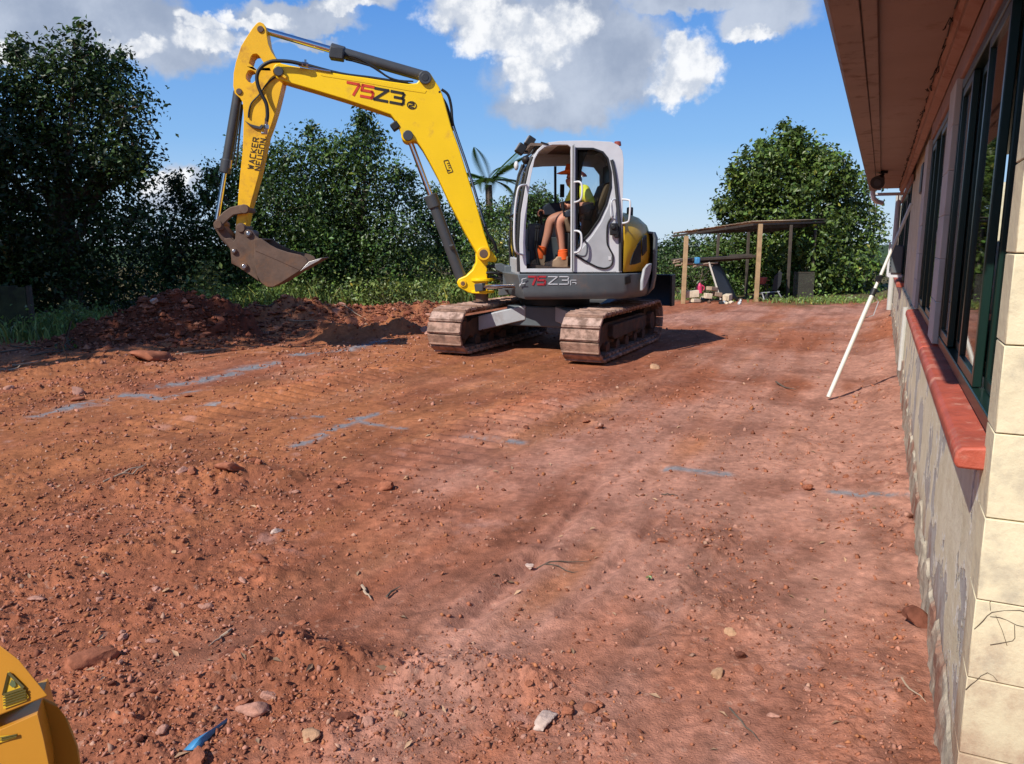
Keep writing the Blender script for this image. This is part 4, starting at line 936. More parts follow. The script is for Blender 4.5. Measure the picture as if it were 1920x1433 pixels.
for px, py, r in ((465, 438, .046), (438, 471, .036), (457, 500, .046)):
    pin(px, py, 0.225, r, 0.42, 'pin', 'rust', bucket); pin(px, py, 0.235, r * 0.6, 0.02, 'pin_end', 'steel', bucket)
pin(451, 428, 0.22, 0.05, 0.44, 'pin', 'rust', bucket)
lk = [(446, 385), (456, 383.5), (464, 387), (468, 394), (463, 399.5), (446, 402), (437.7, 403.5), (428, 411.6), (419.5, 420), (418, 431), (408, 433), (401, 429), (399.5, 419), (408, 408), (418, 398), (430.7, 389)]
for v in (0.19, -0.14): plate(lk, v, 0.05, 'link', 'rust', exc, 0.01)
pin(457, 392, 0.205, 0.055, 0.41, 'pin', 'rust'); pin(408, 421, 0.205, 0.05, 0.41, 'pin', 'rust')
plate([(402, 420), (411, 416), (419, 424), (440, 450), (446, 464), (430, 466), (414, 449), (403, 430)], 0.12, 0.24, 'lower_link', 'rust', exc, 0.01)
# swing post
kp = plate([(893, 476), (898, 466), (908, 463), (916, 466), (925, 474), (933, 487.6), (929, 492), (915, 491), (914, 508), (914, 552), (890, 551), (878, 549), (868, 543), (860, 538), (857, 530), (860, 523), (874, 517), (886, 506), (893, 492)], 0.10, 0.20, 'swing_post', 'yellow', bevel=0.012)
for z0, y0 in (((527), 0.0), ((549), 0.0)):
    c = S(903, z0, 0.0); b = MB(); b.cone(c, c + V((0, 0, 0.035)), 0.17, 0.17, 28); b.build('swing_lug', 'yellow', kp, 0.006)
pin(868, 532, 0.12, 0.045, 0.24, 'pin', 'yellow_old', kp); pin(868, 532, 0.124, 0.028, 0.01, 'pin_cap', 'rust', kp)
c = S(903, 556, 0.0); b = MB(); b.cone(c + V((0, 0, -0.06)), c + V((0, 0, 0.30)), 0.085, 0.085, 20); b.build('post_pin', 'rust', kp)
b = MB(); b.bar(S(905, 538, 0.25), S(972, 537, 0.75), 0.055, 0.055); o = b.build('swing_cylinder', 'chrome', exc, 0.02)
b = MB(); b.bar(S(893, 540, 0.2), S(908, 538, 0.27), 0.09, 0.10); b.build('rod_eye', 'cyl', o, 0.01)
b = MB(); br = [(928, 495), (940, 494), (951, 498), (959, 508), (964, 533), (966, 552), (935, 555), (935, 540), (944, 535), (943, 512), (930, 506)]
b.prism(PS(br, 0.22), (0, -0.05, 0)); b.prism(PS(br, -0.1), (0, -0.05, 0)); b.box(S(950, 520, 0.05), (0.10, 0.5, 0.30)); b.build('swing_bracket', 'grey', exc, 0.008)
hose([(912, 500, .1), (925, 500, .1), (940, 505, .12), (955, 515, .1)], .1, 0.02, parent=kp); hose([(912, 512, .12), (928, 512, .14), (950, 520, .1)], .1, 0.018, parent=kp); hose([(914, 520, .05), (930, 521, .1), (955, 530, .1)], .1, 0.018, parent=kp)
# upper structure
def ring(r, z, a0=122, a1=238, n=30, vmax=1.05): return [V((r * math.cos(R(a0 + (a1 - a0) * i / (n - 1))), max(-vmax, min(vmax, r * math.sin(R(a0 + (a1 - a0) * i / (n - 1))))), z)) for i in range(n)]
def plan(z, s=1.0, f=0.60): return [V((f * 1.0, 1.05 * s, z)), V((0.2, 1.05 * s, z))] + ring(1.24 * s, z, vmax=1.05 * s) + [V((f, -1.05 * s, z)), V((f + 0.10, -0.7 * s, z)), V((f + 0.10, 0.35 * s, z))]
b = MB(); rws = [plan(z, s, f) for z, s, f in ((0.70, 0.955, 0.50), (0.735, 0.985, 0.53), (0.80, 1.0, 0.55), (1.0, 1.0, 0.61))]
for r in rws: r.append(r[0].copy())
b.grid(rws)
f0 = [b.bm.verts.new(p) for p in rws[0][:-1]]; b.bm.faces.new(f0); f1 = [b.bm.verts.new(p) for p in rws[-1][:-1]]; b.bm.faces.new(f1)
bmesh.ops.remove_doubles(b.bm, verts=b.bm.verts[:], dist=1e-4)
body = b.build('body_skirt', 'grey', exc, 0.01)
b = MB(); b.box((0.0, 0.0, 1.010), (1.15, 2.0, 0.03)); b.build('deck', 'black', exc)
prof = [(1.205, 1.02), (1.22, 1.3), (1.205, 1.45), (1.16, 1.57), (1.06, 1.66), (0.9, 1.72), (0.72, 1.74)]
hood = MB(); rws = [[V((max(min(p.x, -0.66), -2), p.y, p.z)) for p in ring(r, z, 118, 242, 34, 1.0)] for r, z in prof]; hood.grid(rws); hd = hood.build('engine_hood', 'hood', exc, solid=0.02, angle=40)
b = MB(); b.prism([V((-0.66, 0.98, 1.02)), V((-0.66, -0.98, 1.02)), V((-0.66, -0.9, 1.73)), V((-0.66, 0.5, 1.73)), V((-0.66, 0.95, 1.5))], (-0.02, 0, 0)); b.build('hood_front', 'dgrey', hd)
def patch(lst, r, name, m, parent, th=0.008):
    b = MB(); f = b.bm.faces.new([b.bm.verts.new(CY_(x, y, r)) for x, y in lst]); bmesh.ops.triangulate(b.bm, faces=[f])
    bmesh.ops.subdivide_edges(b.bm, edges=b.bm.edges[:], cuts=5, use_grid_fill=True)
    for v_ in b.bm.verts:
        q = r / math.hypot(v_.co.x, v_.co.y); v_.co.x *= q; v_.co.y *= q
    return b.build(name, m, parent, solid=th, angle=60)
patch([(1181, 497), (1183, 487), (1188, 473), (1195, 459), (1201, 450), (1202, 470), (1201, 492), (1190, 496)], 1.228, 'vent', 'black', hd)
patch([(1204, 447), (1208, 442), (1212, 441), (1212.5, 470), (1207, 478), (1204, 480)], 1.238, 'vent', 'black', hd)
cwr = [[V((r * math.cos(R(a)), r * math.sin(R(a)), z)) for a in np.linspace(152, 208, 24)] for r, z in ((1.20, 0.72), (1.27, 0.80), (1.295, 0.95), (1.295, 1.42), (1.27, 1.48), (1.18, 1.49))]
b = MB(); b.grid(cwr); b.build('counterweight', 'grey', exc, solid=0.03, angle=40)
patch([(1220, 494), (1214, 496), (1207, 505), (1202.5, 527), (1202, 546), (1206, 542), (1212, 527), (1218, 510)], 1.300, 'corner_guard', 'lgrey', body, 0.03)
patch([(1171, 519), (1182, 516), (1183, 530), (1172, 534)], 1.246, 'recess', 'black', body, 0.004)
# writing on the skirt
def skp(x, y): return S(x, y, 1.055)
lettering('75', (991, 533.5), (16, 0), (0.5, -14.5), 0.84, 1.08, 1.056, 0.021, 'redbox', body)
lettering('Z3', (1028, 533), (20, 0), (0.5, -14), 0.84, 1.05, 1.056, 0.012, 'silver', body); lettering('F', (1070, 534.5), (11, 0), (0, -9), 0.9, 1.0, 1.056, 0.008, 'silver', body)
hose([(974, 537, 1.07), (979, 529, 1.08), (979, 524, 1.08), (987, 522, 1.07)], 1.0, 0.0045, 'clip_wire', 'silver', body); hose([(974, 534, 1.07), (985, 531, 1.08)], 1.0, 0.0045, 'clip_wire', 'silver', body)
# cab
sil = [(976, 511), (974, 457), (977, 400), (985, 353), (993, 315), (1001, 294), (1009, 280), (1018, 271.5), (1030, 267), (1050, 264.5), (1099, 263.5), (1146, 266), (1160, 272.5), (1167, 283), (1169.5, 300), (1168, 372), (1166, 511)]
door_hole = [(987.5, 504), (984.5, 457), (985.5, 428), (989.5, 372), (995, 334), (1002.5, 299), (1010, 285), (1021, 276), (1036, 271.5), (1064, 271.5), (1070.5, 276), (1071, 300), (1071, 504)]
win_hole = [(1080, 277), (1113, 277.5), (1131, 284), (1141, 296), (1147, 322), (1147.5, 352), (1139, 384), (1125, 414), (1107, 440), (1092, 456), (1080, 470)]
cab = MB(); cab.prism(PS(sil, 1.0), (0, -0.05, 0), [PS(door_hole, 1.0), PS(win_hole, 1.0)])
def at_v(lst, v): return [V((p.x, v, p.z)) for p in PS(lst, 1.0)]
far_hole = [(990, 430), (991, 372), (996, 334), (1006, 300), (1040, 297), (1110, 295), (1146, 299), (1158, 315), (1158, 395), (1136, 415), (1060, 418)]
cab.prism(at_v(sil, 0.06), (0, -0.05, 0), [at_v(far_hole, 0.06)])
# roof shell and rear wall between the two sides
rf_ = PS([(1001, 294), (1009, 280), (1018, 271.5), (1030, 267), (1050, 264.5), (1099, 263.5), (1146, 266), (1160, 272.5), (1167, 283), (1169.5, 300)], 1.0)
inn = [p + V((0.0, 0, -0.045)) for p in rf_]
for a, c, e, f in zip(rf_, rf_[1:], inn, inn[1:]): cab.prism([V((a.x, 0.95, a.z)), V((c.x, 0.95, c.z)), V((f.x, 0.95, f.z)), V((e.x, 0.95, e.z))], (0, -0.89, 0))
cb_ = cab.build('cab', 'white', exc, 0.006)
b = MB(); b.box((-0.03, 0.50, 2.474), (0.95, 0.86, 0.03)); b.build('headliner', 'lining', cb_)
p0, p1 = S(1163, 505, 1.0), S(1166, 300, 1.0)
b = MB(); b.bar(V((p0.x, .5, p0.z)), V((p1.x, .5, p1.z)), 0.86, 0.03, (1, 0, 0)) ; b.build('rear_wall', 'dgrey', cb_)
b = MB(); b.box((-0.02, 0.5, 1.045), (1.10, 0.86, 0.04)); b.build('floor', 'under', cb_)
fr_ = PS([(975, 509), (973.5, 457), (976.5, 400), (984.5, 353), (992.5, 315), (1000.5, 294)], 1.0)
b = MB(); b.strip([V((p.x + 0.03 * math.sin(math.pi * k), 0.93 - 0.0, p.z)) for k, p in zip(np.linspace(0, 1, 6), fr_)], [V((p.x + 0.03 * math.sin(math.pi * k), 0.08, p.z)) for k, p in zip(np.linspace(0, 1, 6), fr_)])
b.build('windscreen', 'dustglass', cb_, solid=0.006)
b = MB(); q = [V((p.x + 0.012, 0.965, p.z)) for p in fr_]; b.tube(q, 0.022, 6); b.tube([V((p.x + 0.012, 0.06, p.z)) for p in fr_], 0.022, 6); b.tube([V((fr_[2].x + .03, 0.95, fr_[2].z)), V((fr_[2].x + .03, 0.08, fr_[2].z))], 0.014, 6); b.build('windscreen_seal', 'black', cb_)
b = MB(); b.box(S(970, 498, 0.55) + V((0.0, 0, 0)), (0.10, 0.85, 0.20)); b.build('cab_nose', 'lgrey', cb_, 0.02)
b = MB(); b.strip(at_v(far_hole, 0.035), at_v(far_hole, 0.030), True)
fg = [V((p.x, 0.034, p.z)) for p in PS(far_hole, 1.0)]; b.bm.faces.new([b.bm.verts.new(p) for p in fg]); b.build('far_window', 'glass', cb_)
for xx in (1066, 1100):
    a, c = S(xx, 297, 1.0), S(xx, 418, 1.0); b = MB(); b.bar(V((a.x, .04, a.z)), V((c.x, .04, c.z)), 0.03, 0.02, (0, 1, 0)); b.build('window_bar', 'black', cb_)
# door half with its window
hole2 = [(1083, 281), (1112, 281), (1128, 287), (1137.5, 298), (1143, 322), (1143.5, 350), (1135.5, 382), (1122, 411), (1104, 437), (1090, 452), (1083, 461)]
plate(win_hole, 1.006, 0.03, 'window_seal', 'black', cb_, 0.003, holes=[hole2])
b = MB(); b.bm.faces.new([b.bm.verts.new(p) for p in PS(hole2, 0.985)]); b.build('door_window', 'dustglass', cb_, solid=0.005)
b = MB(); b.bar(S(1075.5, 273, 1.012), S(1074.5, 509, 1.012), 0.018, 0.03, (0, 1, 0)); b.build('door_seal', 'black', cb_)
b = MB(); b.bar(S(1076.5, 270, 1.03), S(1075.5, 509, 1.03), 0.012, 0.012, (0, 1, 0)); b.build('door_edge', 'lgrey', cb_)
hose([(1147, 300, 1.01), (1153, 330, 1.012), (1160, 400, 1.012), (1163, 450, 1.012), (1163, 508, 1.012)], 1, 0.020, 'door_hinge_seal', 'dgrey', cb_)
plate([(1083, 477), (1098, 458), (1112, 441), (1128, 416), (1139, 392), (1146, 372), (1150, 405), (1142, 415), (1138, 428), (1138, 455), (1142, 466), (1148, 478), (1148, 492), (1143, 500), (1133, 503), (1120, 500), (1100, 490)], 1.010, 0.012, 'door_panel', 'lgrey', cb_, 0.004)
hose([(1079, 479), (1100, 491), (1120, 501), (1133, 503.5), (1143, 500.5), (1148.5, 492), (1148.5, 478), (1142.5, 466), (1138.5, 455), (1138.5, 428), (1142, 415), (1149, 406)], 1.012, 0.010, 'panel_seal', 'black', cb_)
hose([(1097, 451), (1100, 458), (1100, 472), (1095, 480), (1082, 478)], 1.014, 0.007, 'panel_edge', 'grey', cb_)
hose([(1076, 342, 1.02), (1086, 341, 1.10), (1091, 348, 1.12), (1091, 366, 1.12), (1087, 376, 1.10), (1076, 380, 1.02)], 1, 0.012, 'grab_handle', 'white', cb_)
hose([(1076, 433, 1.02), (1085, 434, 1.09), (1090, 441, 1.11), (1090, 462, 1.11), (1085, 472, 1.09), (1076, 474, 1.02)], 1, 0.012, 'grab_handle', 'white', cb_)
hose([(987, 347, 1.01), (977, 348, 1.09), (971, 356, 1.11), (966, 390, 1.11), (964, 430, 1.11), (965, 462, 1.11), (969, 474, 1.09), (980, 478, 1.01)], 1, 0.012, 'grab_handle', 'white', cb_)
hose([(1167, 374, 1.0), (1177, 375, 1.06), (1181.5, 380, 1.08), (1180, 410, 1.08), (1176, 417, 1.06), (1166, 419, 1.0)], 1, 0.012, 'grab_handle', 'white', cb_)
hose([(1154, 374, 1.01), (1147, 377, 1.07), (1145.5, 392, 1.07), (1147, 408, 1.07), (1154, 412, 1.01)], 1, 0.010, 'grab_handle', 'white', cb_)
b = MB(); b.box(S(1151, 430, 1.05), (0.09, 0.05, 0.14)); b.box(S(1156, 440, 1.05), (0.05, 0.045, 0.08)); b.cone(S(1150, 426, 1.02), S(1150, 426, 1.09), 0.03, 0.03, 12); b.build('door_latch', 'black', cb_, 0.012)
plate([(1141, 481), (1146, 481), (1146, 488), (1141, 488)], 1.016, 0.004, 'sticker', 'white', cb_, 0.001)
hose([(985, 294, .9), (995, 288, .88), (1005, 276, .88), (1030, 269, .88)], 1, 0.012, 'roof_rail', 'black', cb_)
for px, py, v in ((976.5, 280, .75), (993.5, 266, .30)):
    c = S(px, py, v); b = MB(); b.box(c, (0.10, 0.14, 0.115), Matrix.Rotation(R(-32), 3, 'Y')); b.bar(c, S(px + 14, py + 6, v), 0.025, 0.025); wl_ = b.build('work_light', 'black', cb_, 0.012)
    b = MB(); b.box(c + Matrix.Rotation(R(-32), 3, 'Y') @ V((0.052, 0, 0)), (0.006, 0.12, 0.095), Matrix.Rotation(R(-32), 3, 'Y')); b.build('lens', 'lgrey', wl_)
b = MB(); b.cone(S(1158, 274, .75), S(1158, 265.5, .75), 0.045, 0.038, 16); b.build('beacon', 'redlens', cb_, 0.006)
b = MB(); b.sphere(S(986, 300, .9), (0.05, 0.06, 0.05)); b.tube([S(986, 300, .9), S(996, 322, .93)], 0.01, 6); b.tube([S(984, 302, .85), S(974, 330, .8)], 0.008, 6); b.build('wiper_motor', 'black', cb_)
b = MB(); b.sphere(S(968, 311, .2), (0.03, 0.05, 0.06)); b.build('mirror', 'white', cb_, 0.01)
b = MB(); b.box(S(1181, 398, .3), (0.07, 0.07, 0.12)); b.build('exhaust_cap', 'black', hd, 0.01)
b = MB(); b.box(S(1021, 269.3, 1.0) + V((0, 0.004, 0)), (0.09, 0.012, 0.018), Matrix.Rotation(R(-14), 3, 'Y')); b.build('roof_slot', 'black', cb_)
# seat and controls
sb = MB(); sb.prism(PS([(1058, 412), (1064, 406), (1108, 412), (1112, 428), (1100, 440), (1066, 436)], 0.76), (0, -0.5, 0)); sb.prism(PS([(1108, 424), (1116, 395), (1136, 345), (1144, 340), (1149, 347), (1142, 372), (1128, 412), (1118, 430)], 0.76), (0, -0.5, 0))
st = sb.build('seat', 'seat', cb_, 0.02)
b = MB(); b.box(S(1085, 460, .5), (0.34, 0.42, 0.30)); b.build('seat_base', 'black', cb_, 0.01)
b = MB(); b.prism(PS([(1019, 388), (1028, 381), (1052, 380), (1054, 403), (1022, 404)], 0.30), (0, -0.16, 0)); b.build('armrest_console', 'navy', cb_, 0.012); b = MB(); b.prism(PS([(1060, 398), (1070, 392), (1112, 380), (1116, 392), (1085, 405), (1062, 408)], 0.92), (0, -0.12, 0)); b.build('armrest_console', 'navy', cb_, 0.012)
for px, py, v in ((1014, 408, .24), (1056, 392, .84)):
    b = MB(); b.cone(S(px + 2, py + 14, v), S(px, py, v), 0.012, 0.012, 8); b.cone(S(px, py + 2, v), S(px - 2, py - 14, v), 0.02, 0.026, 10); b.build('joystick', 'black', cb_, 0.004)
for px, v in ((1000, .40), (1004, .58)):
    b = MB(); b.tube([S(px + 8, 500, v), S(px + 2, 470, v), S(px + 6, 428, v)], 0.012, 6); b.sphere(S(px + 6, 426, v), 0.025, 1); b.build('travel_lever', 'black', cb_)
b = MB(); b.box(S(1006, 445, .12), (0.22, 0.05, 0.34)); b.box(S(1030, 470, .12), (0.5, 0.05, 0.34)); b.build('side_console', 'grey', cb_, 0.01)
b = MB(); b.box(S(1055, 386, .25), (0.02, 0.04, 0.02)); b.box(S(1054, 358, .12), (0.05, 0.05, 0.16)); b.build('monitor', 'black', cb_)
b = MB(); b.prism(PS([(994, 504), (1000, 497), (1066, 503), (1066, 506), (994, 507)], .9), (0, -.7, 0)); b.build('foot_mat', 'under', cb_)

# undercarriage (turned in line with the house wall)
UR = math.atan2(-WY, -WX) - HD
def und(o): o.rotation_euler = (0, 0, UR); return o
def track_path(u, rad=0.262, half=1.13, zc=0.298):
    """point and tangent at arc length u"""
    per = 4 * half + 2 * math.pi * rad; u %= per
    if u < 2 * half: return V((half - u, 0, zc + rad)), V((-1, 0, 0))
    u -= 2 * half
    if u < math.pi * rad: a = math.pi / 2 + u / rad; return V((-half + rad * math.cos(a), 0, zc + rad * math.sin(a))), V((-math.sin(a), math.cos(a), 0)).xzy
    u -= math.pi * rad
    if u < 2 * half: return V((-half + u, 0, zc - rad)), V((1, 0, 0))
    u -= 2 * half; a = -math.pi / 2 + u / rad
    return V((half + rad * math.cos(a), 0, zc + rad * math.sin(a))), V((-math.sin(a), math.cos(a), 0)).xzy
PER = 4 * 1.13 + 2 * math.pi * 0.262; NS = 42
shoe_me = []
for k in range(3):
    rs = random.Random(k); b = MB(); b.box((0, 0, 0), (PER / NS - 0.012, 0.46, 0.034)); b.box((-0.045, 0, 0.022), (0.022, 0.45, 0.02))
    b.box((0, 0.16, -0.03), (0.09, 0.05, 0.04)); b.box((0, -0.16, -0.03), (0.09, 0.05, 0.04))
    bmesh.ops.bevel(b.bm, geom=b.bm.edges[:], offset=0.005, segments=1, affect='EDGES')
    for v_ in b.bm.verts: v_.co += V((rs.uniform(-1, 1), rs.uniform(-1, 1), rs.uniform(-1, 1))) * 0.0025
    me = bpy.data.meshes.new('track_shoe'); b.bm.to_mesh(me); b.bm.free(); me.materials.append(MT['shoe']); shoe_me.append(me)
for side_ in (1, -1):
    yc = 0.87 * side_
    b = MB()
    ring_o = [track_path(PER * i / 80)[0] for i in range(80)]; ci = [V((p.x * 0.985, 0, 0.298 + (p.z - 0.298) * 0.86)) for p in ring_o]
    b.strip([p + V((0, yc + 0.13, 0)) for p in ci], [p + V((0, yc - 0.13, 0)) for p in ci], True)
    tr_ = und(b.build('track', 'under', exc, solid=0.05))
    for i in range(NS):
        p, t = track_path(PER * (i + 0.5) / NS); o = bpy.data.objects.new('track_shoe', shoe_me[i % 3]); col.objects.link(o); o.parent = tr_
        n_ = V((t.z, 0, -t.x)); n_ = n_ if n_.dot(p - V((max(-1.13, min(1.13, p.x)), 0, 0.298))) > 0 else -n_
        y_v = n_.cross(t); mm = Matrix((t, y_v, n_)).transposed().to_4x4()
        o.matrix_local = Matrix.Translation(p + V((0, yc, 0))) @ mm
    b = MB(); b.prism([(1.02, yc + 0.10, 0.24), (1.05, yc + 0.10, 0.36), (0.8, yc + 0.10, 0.43), (-0.8, yc + 0.10, 0.43), (-1.05, yc + 0.10, 0.36), (-1.02, yc + 0.10, 0.24), (-0.8, yc + 0.10, 0.17), (0.8, yc + 0.10, 0.17)], (0, -0.20, 0))
    b.prism([(0.62, yc + 0.165, 0.22), (0.7, yc + 0.165, 0.26), (0.7, yc + 0.165, 0.40), (-0.7, yc + 0.165, 0.40), (-0.7, yc + 0.165, 0.26)], (0, -0.33, 0)); und(b.build('track_frame', 'under', exc, 0.01))
    for xx, nm, rr_ in ((1.13, 'idler_wheel', 0.225), (-1.13, 'drive_sprocket', 0.215)):
        b = MB(); b.cone((xx, yc - 0.07, 0.298), (xx, yc + 0.07, 0.298), rr_, rr_, 28); b.cone((xx, yc - 0.15, 0.298), (xx, yc + 0.15, 0.298), 0.12, 0.12, 20)
        if nm == 'idler_wheel': b.cone((xx - 0.05, yc - 0.14, 0.298), (xx - 0.05, yc - 0.11, 0.298), 0.20, 0.20, 24)
        und(b.build(nm, 'under', exc, 0.008))
    for j in range(5):
        b = MB(); xx = -0.76 + 0.38 * j; b.cone((xx, yc - 0.13, 0.135), (xx, yc + 0.13, 0.135), 0.075, 0.075, 16); und(b.build('track_roller', 'under', exc, 0.005))
b = MB(); b.box((0, 0, 0.44), (0.95, 0.95, 0.26)); und(b.build('car_body', 'grey', exc, 0.02))
for sx_ in (1, -1):
    for sy in (1, -1):
        b = MB(); b.prism([(0.25 * sx_, 0.30 * sy, 0.58), (0.48 * sx_, 0.20 * sy, 0.58), (0.72 * sx_, 0.76 * sy, 0.44), (0.45 * sx_, 0.76 * sy, 0.44)], (0, 0, -0.19)); und(b.build('frame_leg', 'lgrey' if sx_ > 0 else 'grey', exc, 0.012))  # front legs get the lighter grey: sunlight on them is put into the colour
b = MB(); b.cone((0, 0, 0.57), (0, 0, 0.72), 0.46, 0.46, 36); b.build('swing_bearing', 'black', exc, 0.01)
# dozer blade at the rear
b = MB(); bl = [(-1.78, 0, 0.90), (-1.84, 0, 0.80), (-1.86, 0, 0.66), (-1.82, 0, 0.52), (-1.75, 0, 0.46), (-1.78, 0, 0.45), (-1.86, 0, 0.50), (-1.90, 0, 0.66), (-1.88, 0, 0.82), (-1.81, 0, 0.91)]
b.prism([V((x, 1.12, z)) for x, _, z in bl], (0, -2.24, 0)); bd = und(b.build('dozer_blade', 'black', exc, 0.004))
for y in (1.12, -1.09):
    b = MB(); b.prism([(-1.70, y + 0.015, 0.90), (-1.91, y + 0.015, 0.91), (-1.91, y + 0.015, 0.45), (-1.74, y + 0.015, 0.45)], (0, -0.03, 0)); b.build('blade_end', 'black', bd)
for y in (0.38, -0.38):
    b = MB(); b.bar((-0.4, y, 0.38), (-1.8, y, 0.58), 0.12, 0.14); und(b.build('blade_arm', 'grey', exc, 0.01))

# ------------------------------------------------------------------ person in the cab
man = thing('person', 'person in an orange brimmed hat, yellow shirt and shorts seated at the cab controls', 'person', AX, HD)
J = dict(pel=(1090, 402, .50, .17), bel=(1084, 384, .50, .185), che=(1085, 365, .50, .172), nk=(1080, 350, .50, .068), hb=(1077, 342, .50, .070), hd=(1073, 334, .50, .088), ht=(1074, 324, .50, .078),
         jaw=(1066, 341, .50, .050), nose=(1060.5, 336.5, .50, .014),
         ls=(1093, 358, .70, .088), le=(1112, 384, .78, .062), lw=(1070, 389, .77, .036), lh=(1060, 386, .80, .034),
         rs=(1090, 357, .30, .088), re=(1080, 388, .22, .060), rw=(1026, 397, .24, .036), rh=(1016, 399, .24, .034),
         lhp=(1092, 407, .62, .115), lt=(1068, 407, .65, .108), lk=(1046, 412, .66, .074), lc=(1050, 432, .66, .062), la=(1055, 476, .66, .042), lf=(1050, 488, .66, .045),
         rhp=(1092, 407, .38, .115), rt=(1060, 408, .37, .104), rk=(1031, 413, .35, .072), rc=(1029, 433, .35, .060), ra=(1018, 470, .35, .042), rf=(1013, 484, .35, .045))
E_ = [('pel', 'bel', 'navy'), ('bel', 'che', 'hivis'), ('che', 'nk', 'hivis'), ('nk', 'hb', 'skin'), ('hb', 'hd', 'skin'), ('hd', 'ht', 'skin'), ('hb', 'jaw', 'skin'), ('jaw', 'nose', 'skin'),
      ('che', 'ls', 'hivis'), ('ls', 'le', 'hivis'), ('le', 'lw', 'skin'), ('lw', 'lh', 'skin'), ('che', 'rs', 'hivis'), ('rs', 're', 'hivis'), ('re', 'rw', 'skin'), ('rw', 'rh', 'skin'),
      ('pel', 'lhp', 'khaki'), ('lhp', 'lt', 'khaki'), ('lt', 'lk', 'skin'), ('lk', 'lc', 'skin'), ('lc', 'la', 'skin'), ('la', 'lf', 'skin'),
      ('pel', 'rhp', 'khaki'), ('rhp', 'rt', 'khaki'), ('rt', 'rk', 'skin'), ('rk', 'rc', 'skin'), ('rc', 'ra', 'skin'), ('ra', 'rf', 'skin')]
pos = {k_: S(a, c, d) for k_, (a, c, d, r) in J.items()}; rad = {k_: j[3] for k_, j in J.items()}
roots = {'pel'}
for h_, w_, sgn in (('lh', 'lw', 1), ('rh', 'rw', -1)):          # four fingers and a thumb, curled round the grip
    d = (pos[h_] - pos[w_]).normalized(); sdv = V((0, 1, 0)); dn = V((0, 0, -1))
    for i in range(5):
        n0, n1, n2, n3 = [f'{h_}f{i}{c}' for c in 'abcd']
        if i < 4:
            q = pos[h_] + V((0, 0, 0.024 - 0.016 * i)) + d * 0.008; l_ = (0.040, 0.046, 0.043, 0.034)[i]
            pos[n0] = q; pos[n1] = q + d * l_ + V((0, -0.006 * sgn, 0)); pos[n2] = pos[n1] + V((0, -0.030 * sgn, -0.006)) + d * 0.010; pos[n3] = pos[n2] - d * 0.018 + V((0, -0.012 * sgn, -0.004))
        else:
            q = pos[h_] - d * 0.012 + V((0, -0.020 * sgn, 0.016)); pos[n0] = q; pos[n1] = q + d * 0.026 + V((0, -0.014 * sgn, 0.016)); pos[n2] = pos[n1] + d * 0.020 + V((0, -0.006 * sgn, 0.0)); pos[n3] = pos[n2] + d * 0.012
        for n_, r_ in zip((n0, n1, n2, n3), (0.0115, 0.0105, 0.0095, 0.008)): rad[n_] = r_
        E_ += [(n0, n1, 'skin'), (n1, n2, 'skin'), (n2, n3, 'skin')]; roots.add(n0)
ks = list(pos); me = bpy.data.meshes.new('body'); me.from_pydata([pos[k_] for k_ in ks], [(ks.index(a), ks.index(c)) for a, c, _ in E_], [])
tmp = bpy.data.objects.new('body_frame', me); col.objects.link(tmp)
md = tmp.modifiers.new('skin', 'SKIN'); md.use_smooth_shade = True
for i, k_ in enumerate(ks):
    sv = me.skin_vertices[0].data[i]; sv.radius = (rad[k_], rad[k_]); sv.use_root = k_ in roots
ss_ = tmp.modifiers.new('subd', 'SUBSURF'); ss_.levels = 2; ss_.render_levels = 2
dg = bpy.context.evaluated_depsgraph_get(); bme = bpy.data.meshes.new_from_object(tmp.evaluated_get(dg)); bpy.data.objects.remove(tmp)
bme.name = 'body'; bme.materials.clear()
mats_ = ['skin', 'hivis', 'navy', 'khaki']
for x in mats_: bme.materials.append(MT[x])
sg = [(np.array(pos[a]), np.array(pos[c]), (rad[a], rad[c]), mats_.index(m_)) for a, c, m_ in E_]
for p in bme.polygons:
    c = np.array(p.center); best = None
    for a, e, r_, mi in sg:
        dv = e - a; t = min(1, max(0, float((c - a) @ dv / (dv @ dv)))); dist = float(np.linalg.norm(c - a - dv * t)) - 0.85 * (r_[0] + (r_[1] - r_[0]) * t)
        if best is None or dist < best[0]: best = (dist, mi, t)
    mi = best[1]
    if mi == 1 and c[2] < pos['bel'].z + 0.02 and abs(c[1] - .5) < .2: mi = 2
    p.material_index = mi; p.use_smooth = True
bo = bpy.data.objects.new('body', bme); col.objects.link(bo); bo.parent = man
# hat
hc = S(1072, 329, .50); b = MB(); pr = [(0.185, 0.0), (0.186, 0.006), (0.14, 0.004), (0.096, 0.012), (0.092, 0.03), (0.088, 0.085), (0.078, 0.125), (0.05, 0.128), (0.0, 0.112)]; und_ = [(0.0, 0.10), (0.088, 0.01), (0.135, -0.003), (0.185, 0.0)]
nn_ = 32; rws = []
for r_, z_ in pr + und_:
    rws.append([hc + Matrix.Rotation(R(-5), 3, 'Y') @ V((r_ * math.cos(2 * math.pi * i / nn_) * 1.0, r_ * math.sin(2 * math.pi * i / nn_) * 0.92, z_ + (0.05 * (r_ / 0.185) ** 3 * math.sin(2 * math.pi * i / nn_) ** 2 if r_ > 0.1 else 0))) for i in range(nn_ + 1)])
b.grid(rws); bmesh.ops.remove_doubles(b.bm, verts=b.bm.verts[:], dist=1e-4); hat = b.build('hat', 'orange', man, angle=50)
b = MB(); b.sphere(S(1080, 337, .50), (0.075, 0.082, 0.085)); b.build('hair', 'hair', man)
for v in (.535, .465):
    b = MB(); b.sphere(S(1063.2, 333.5, v), 0.009, 1); b.build('eye', 'blackprint', man)
for v in (.592, .408):
    b = MB(); b.sphere(S(1076, 337, v), (0.02, 0.010, 0.03), 1); b.build('ear', 'skin', man)
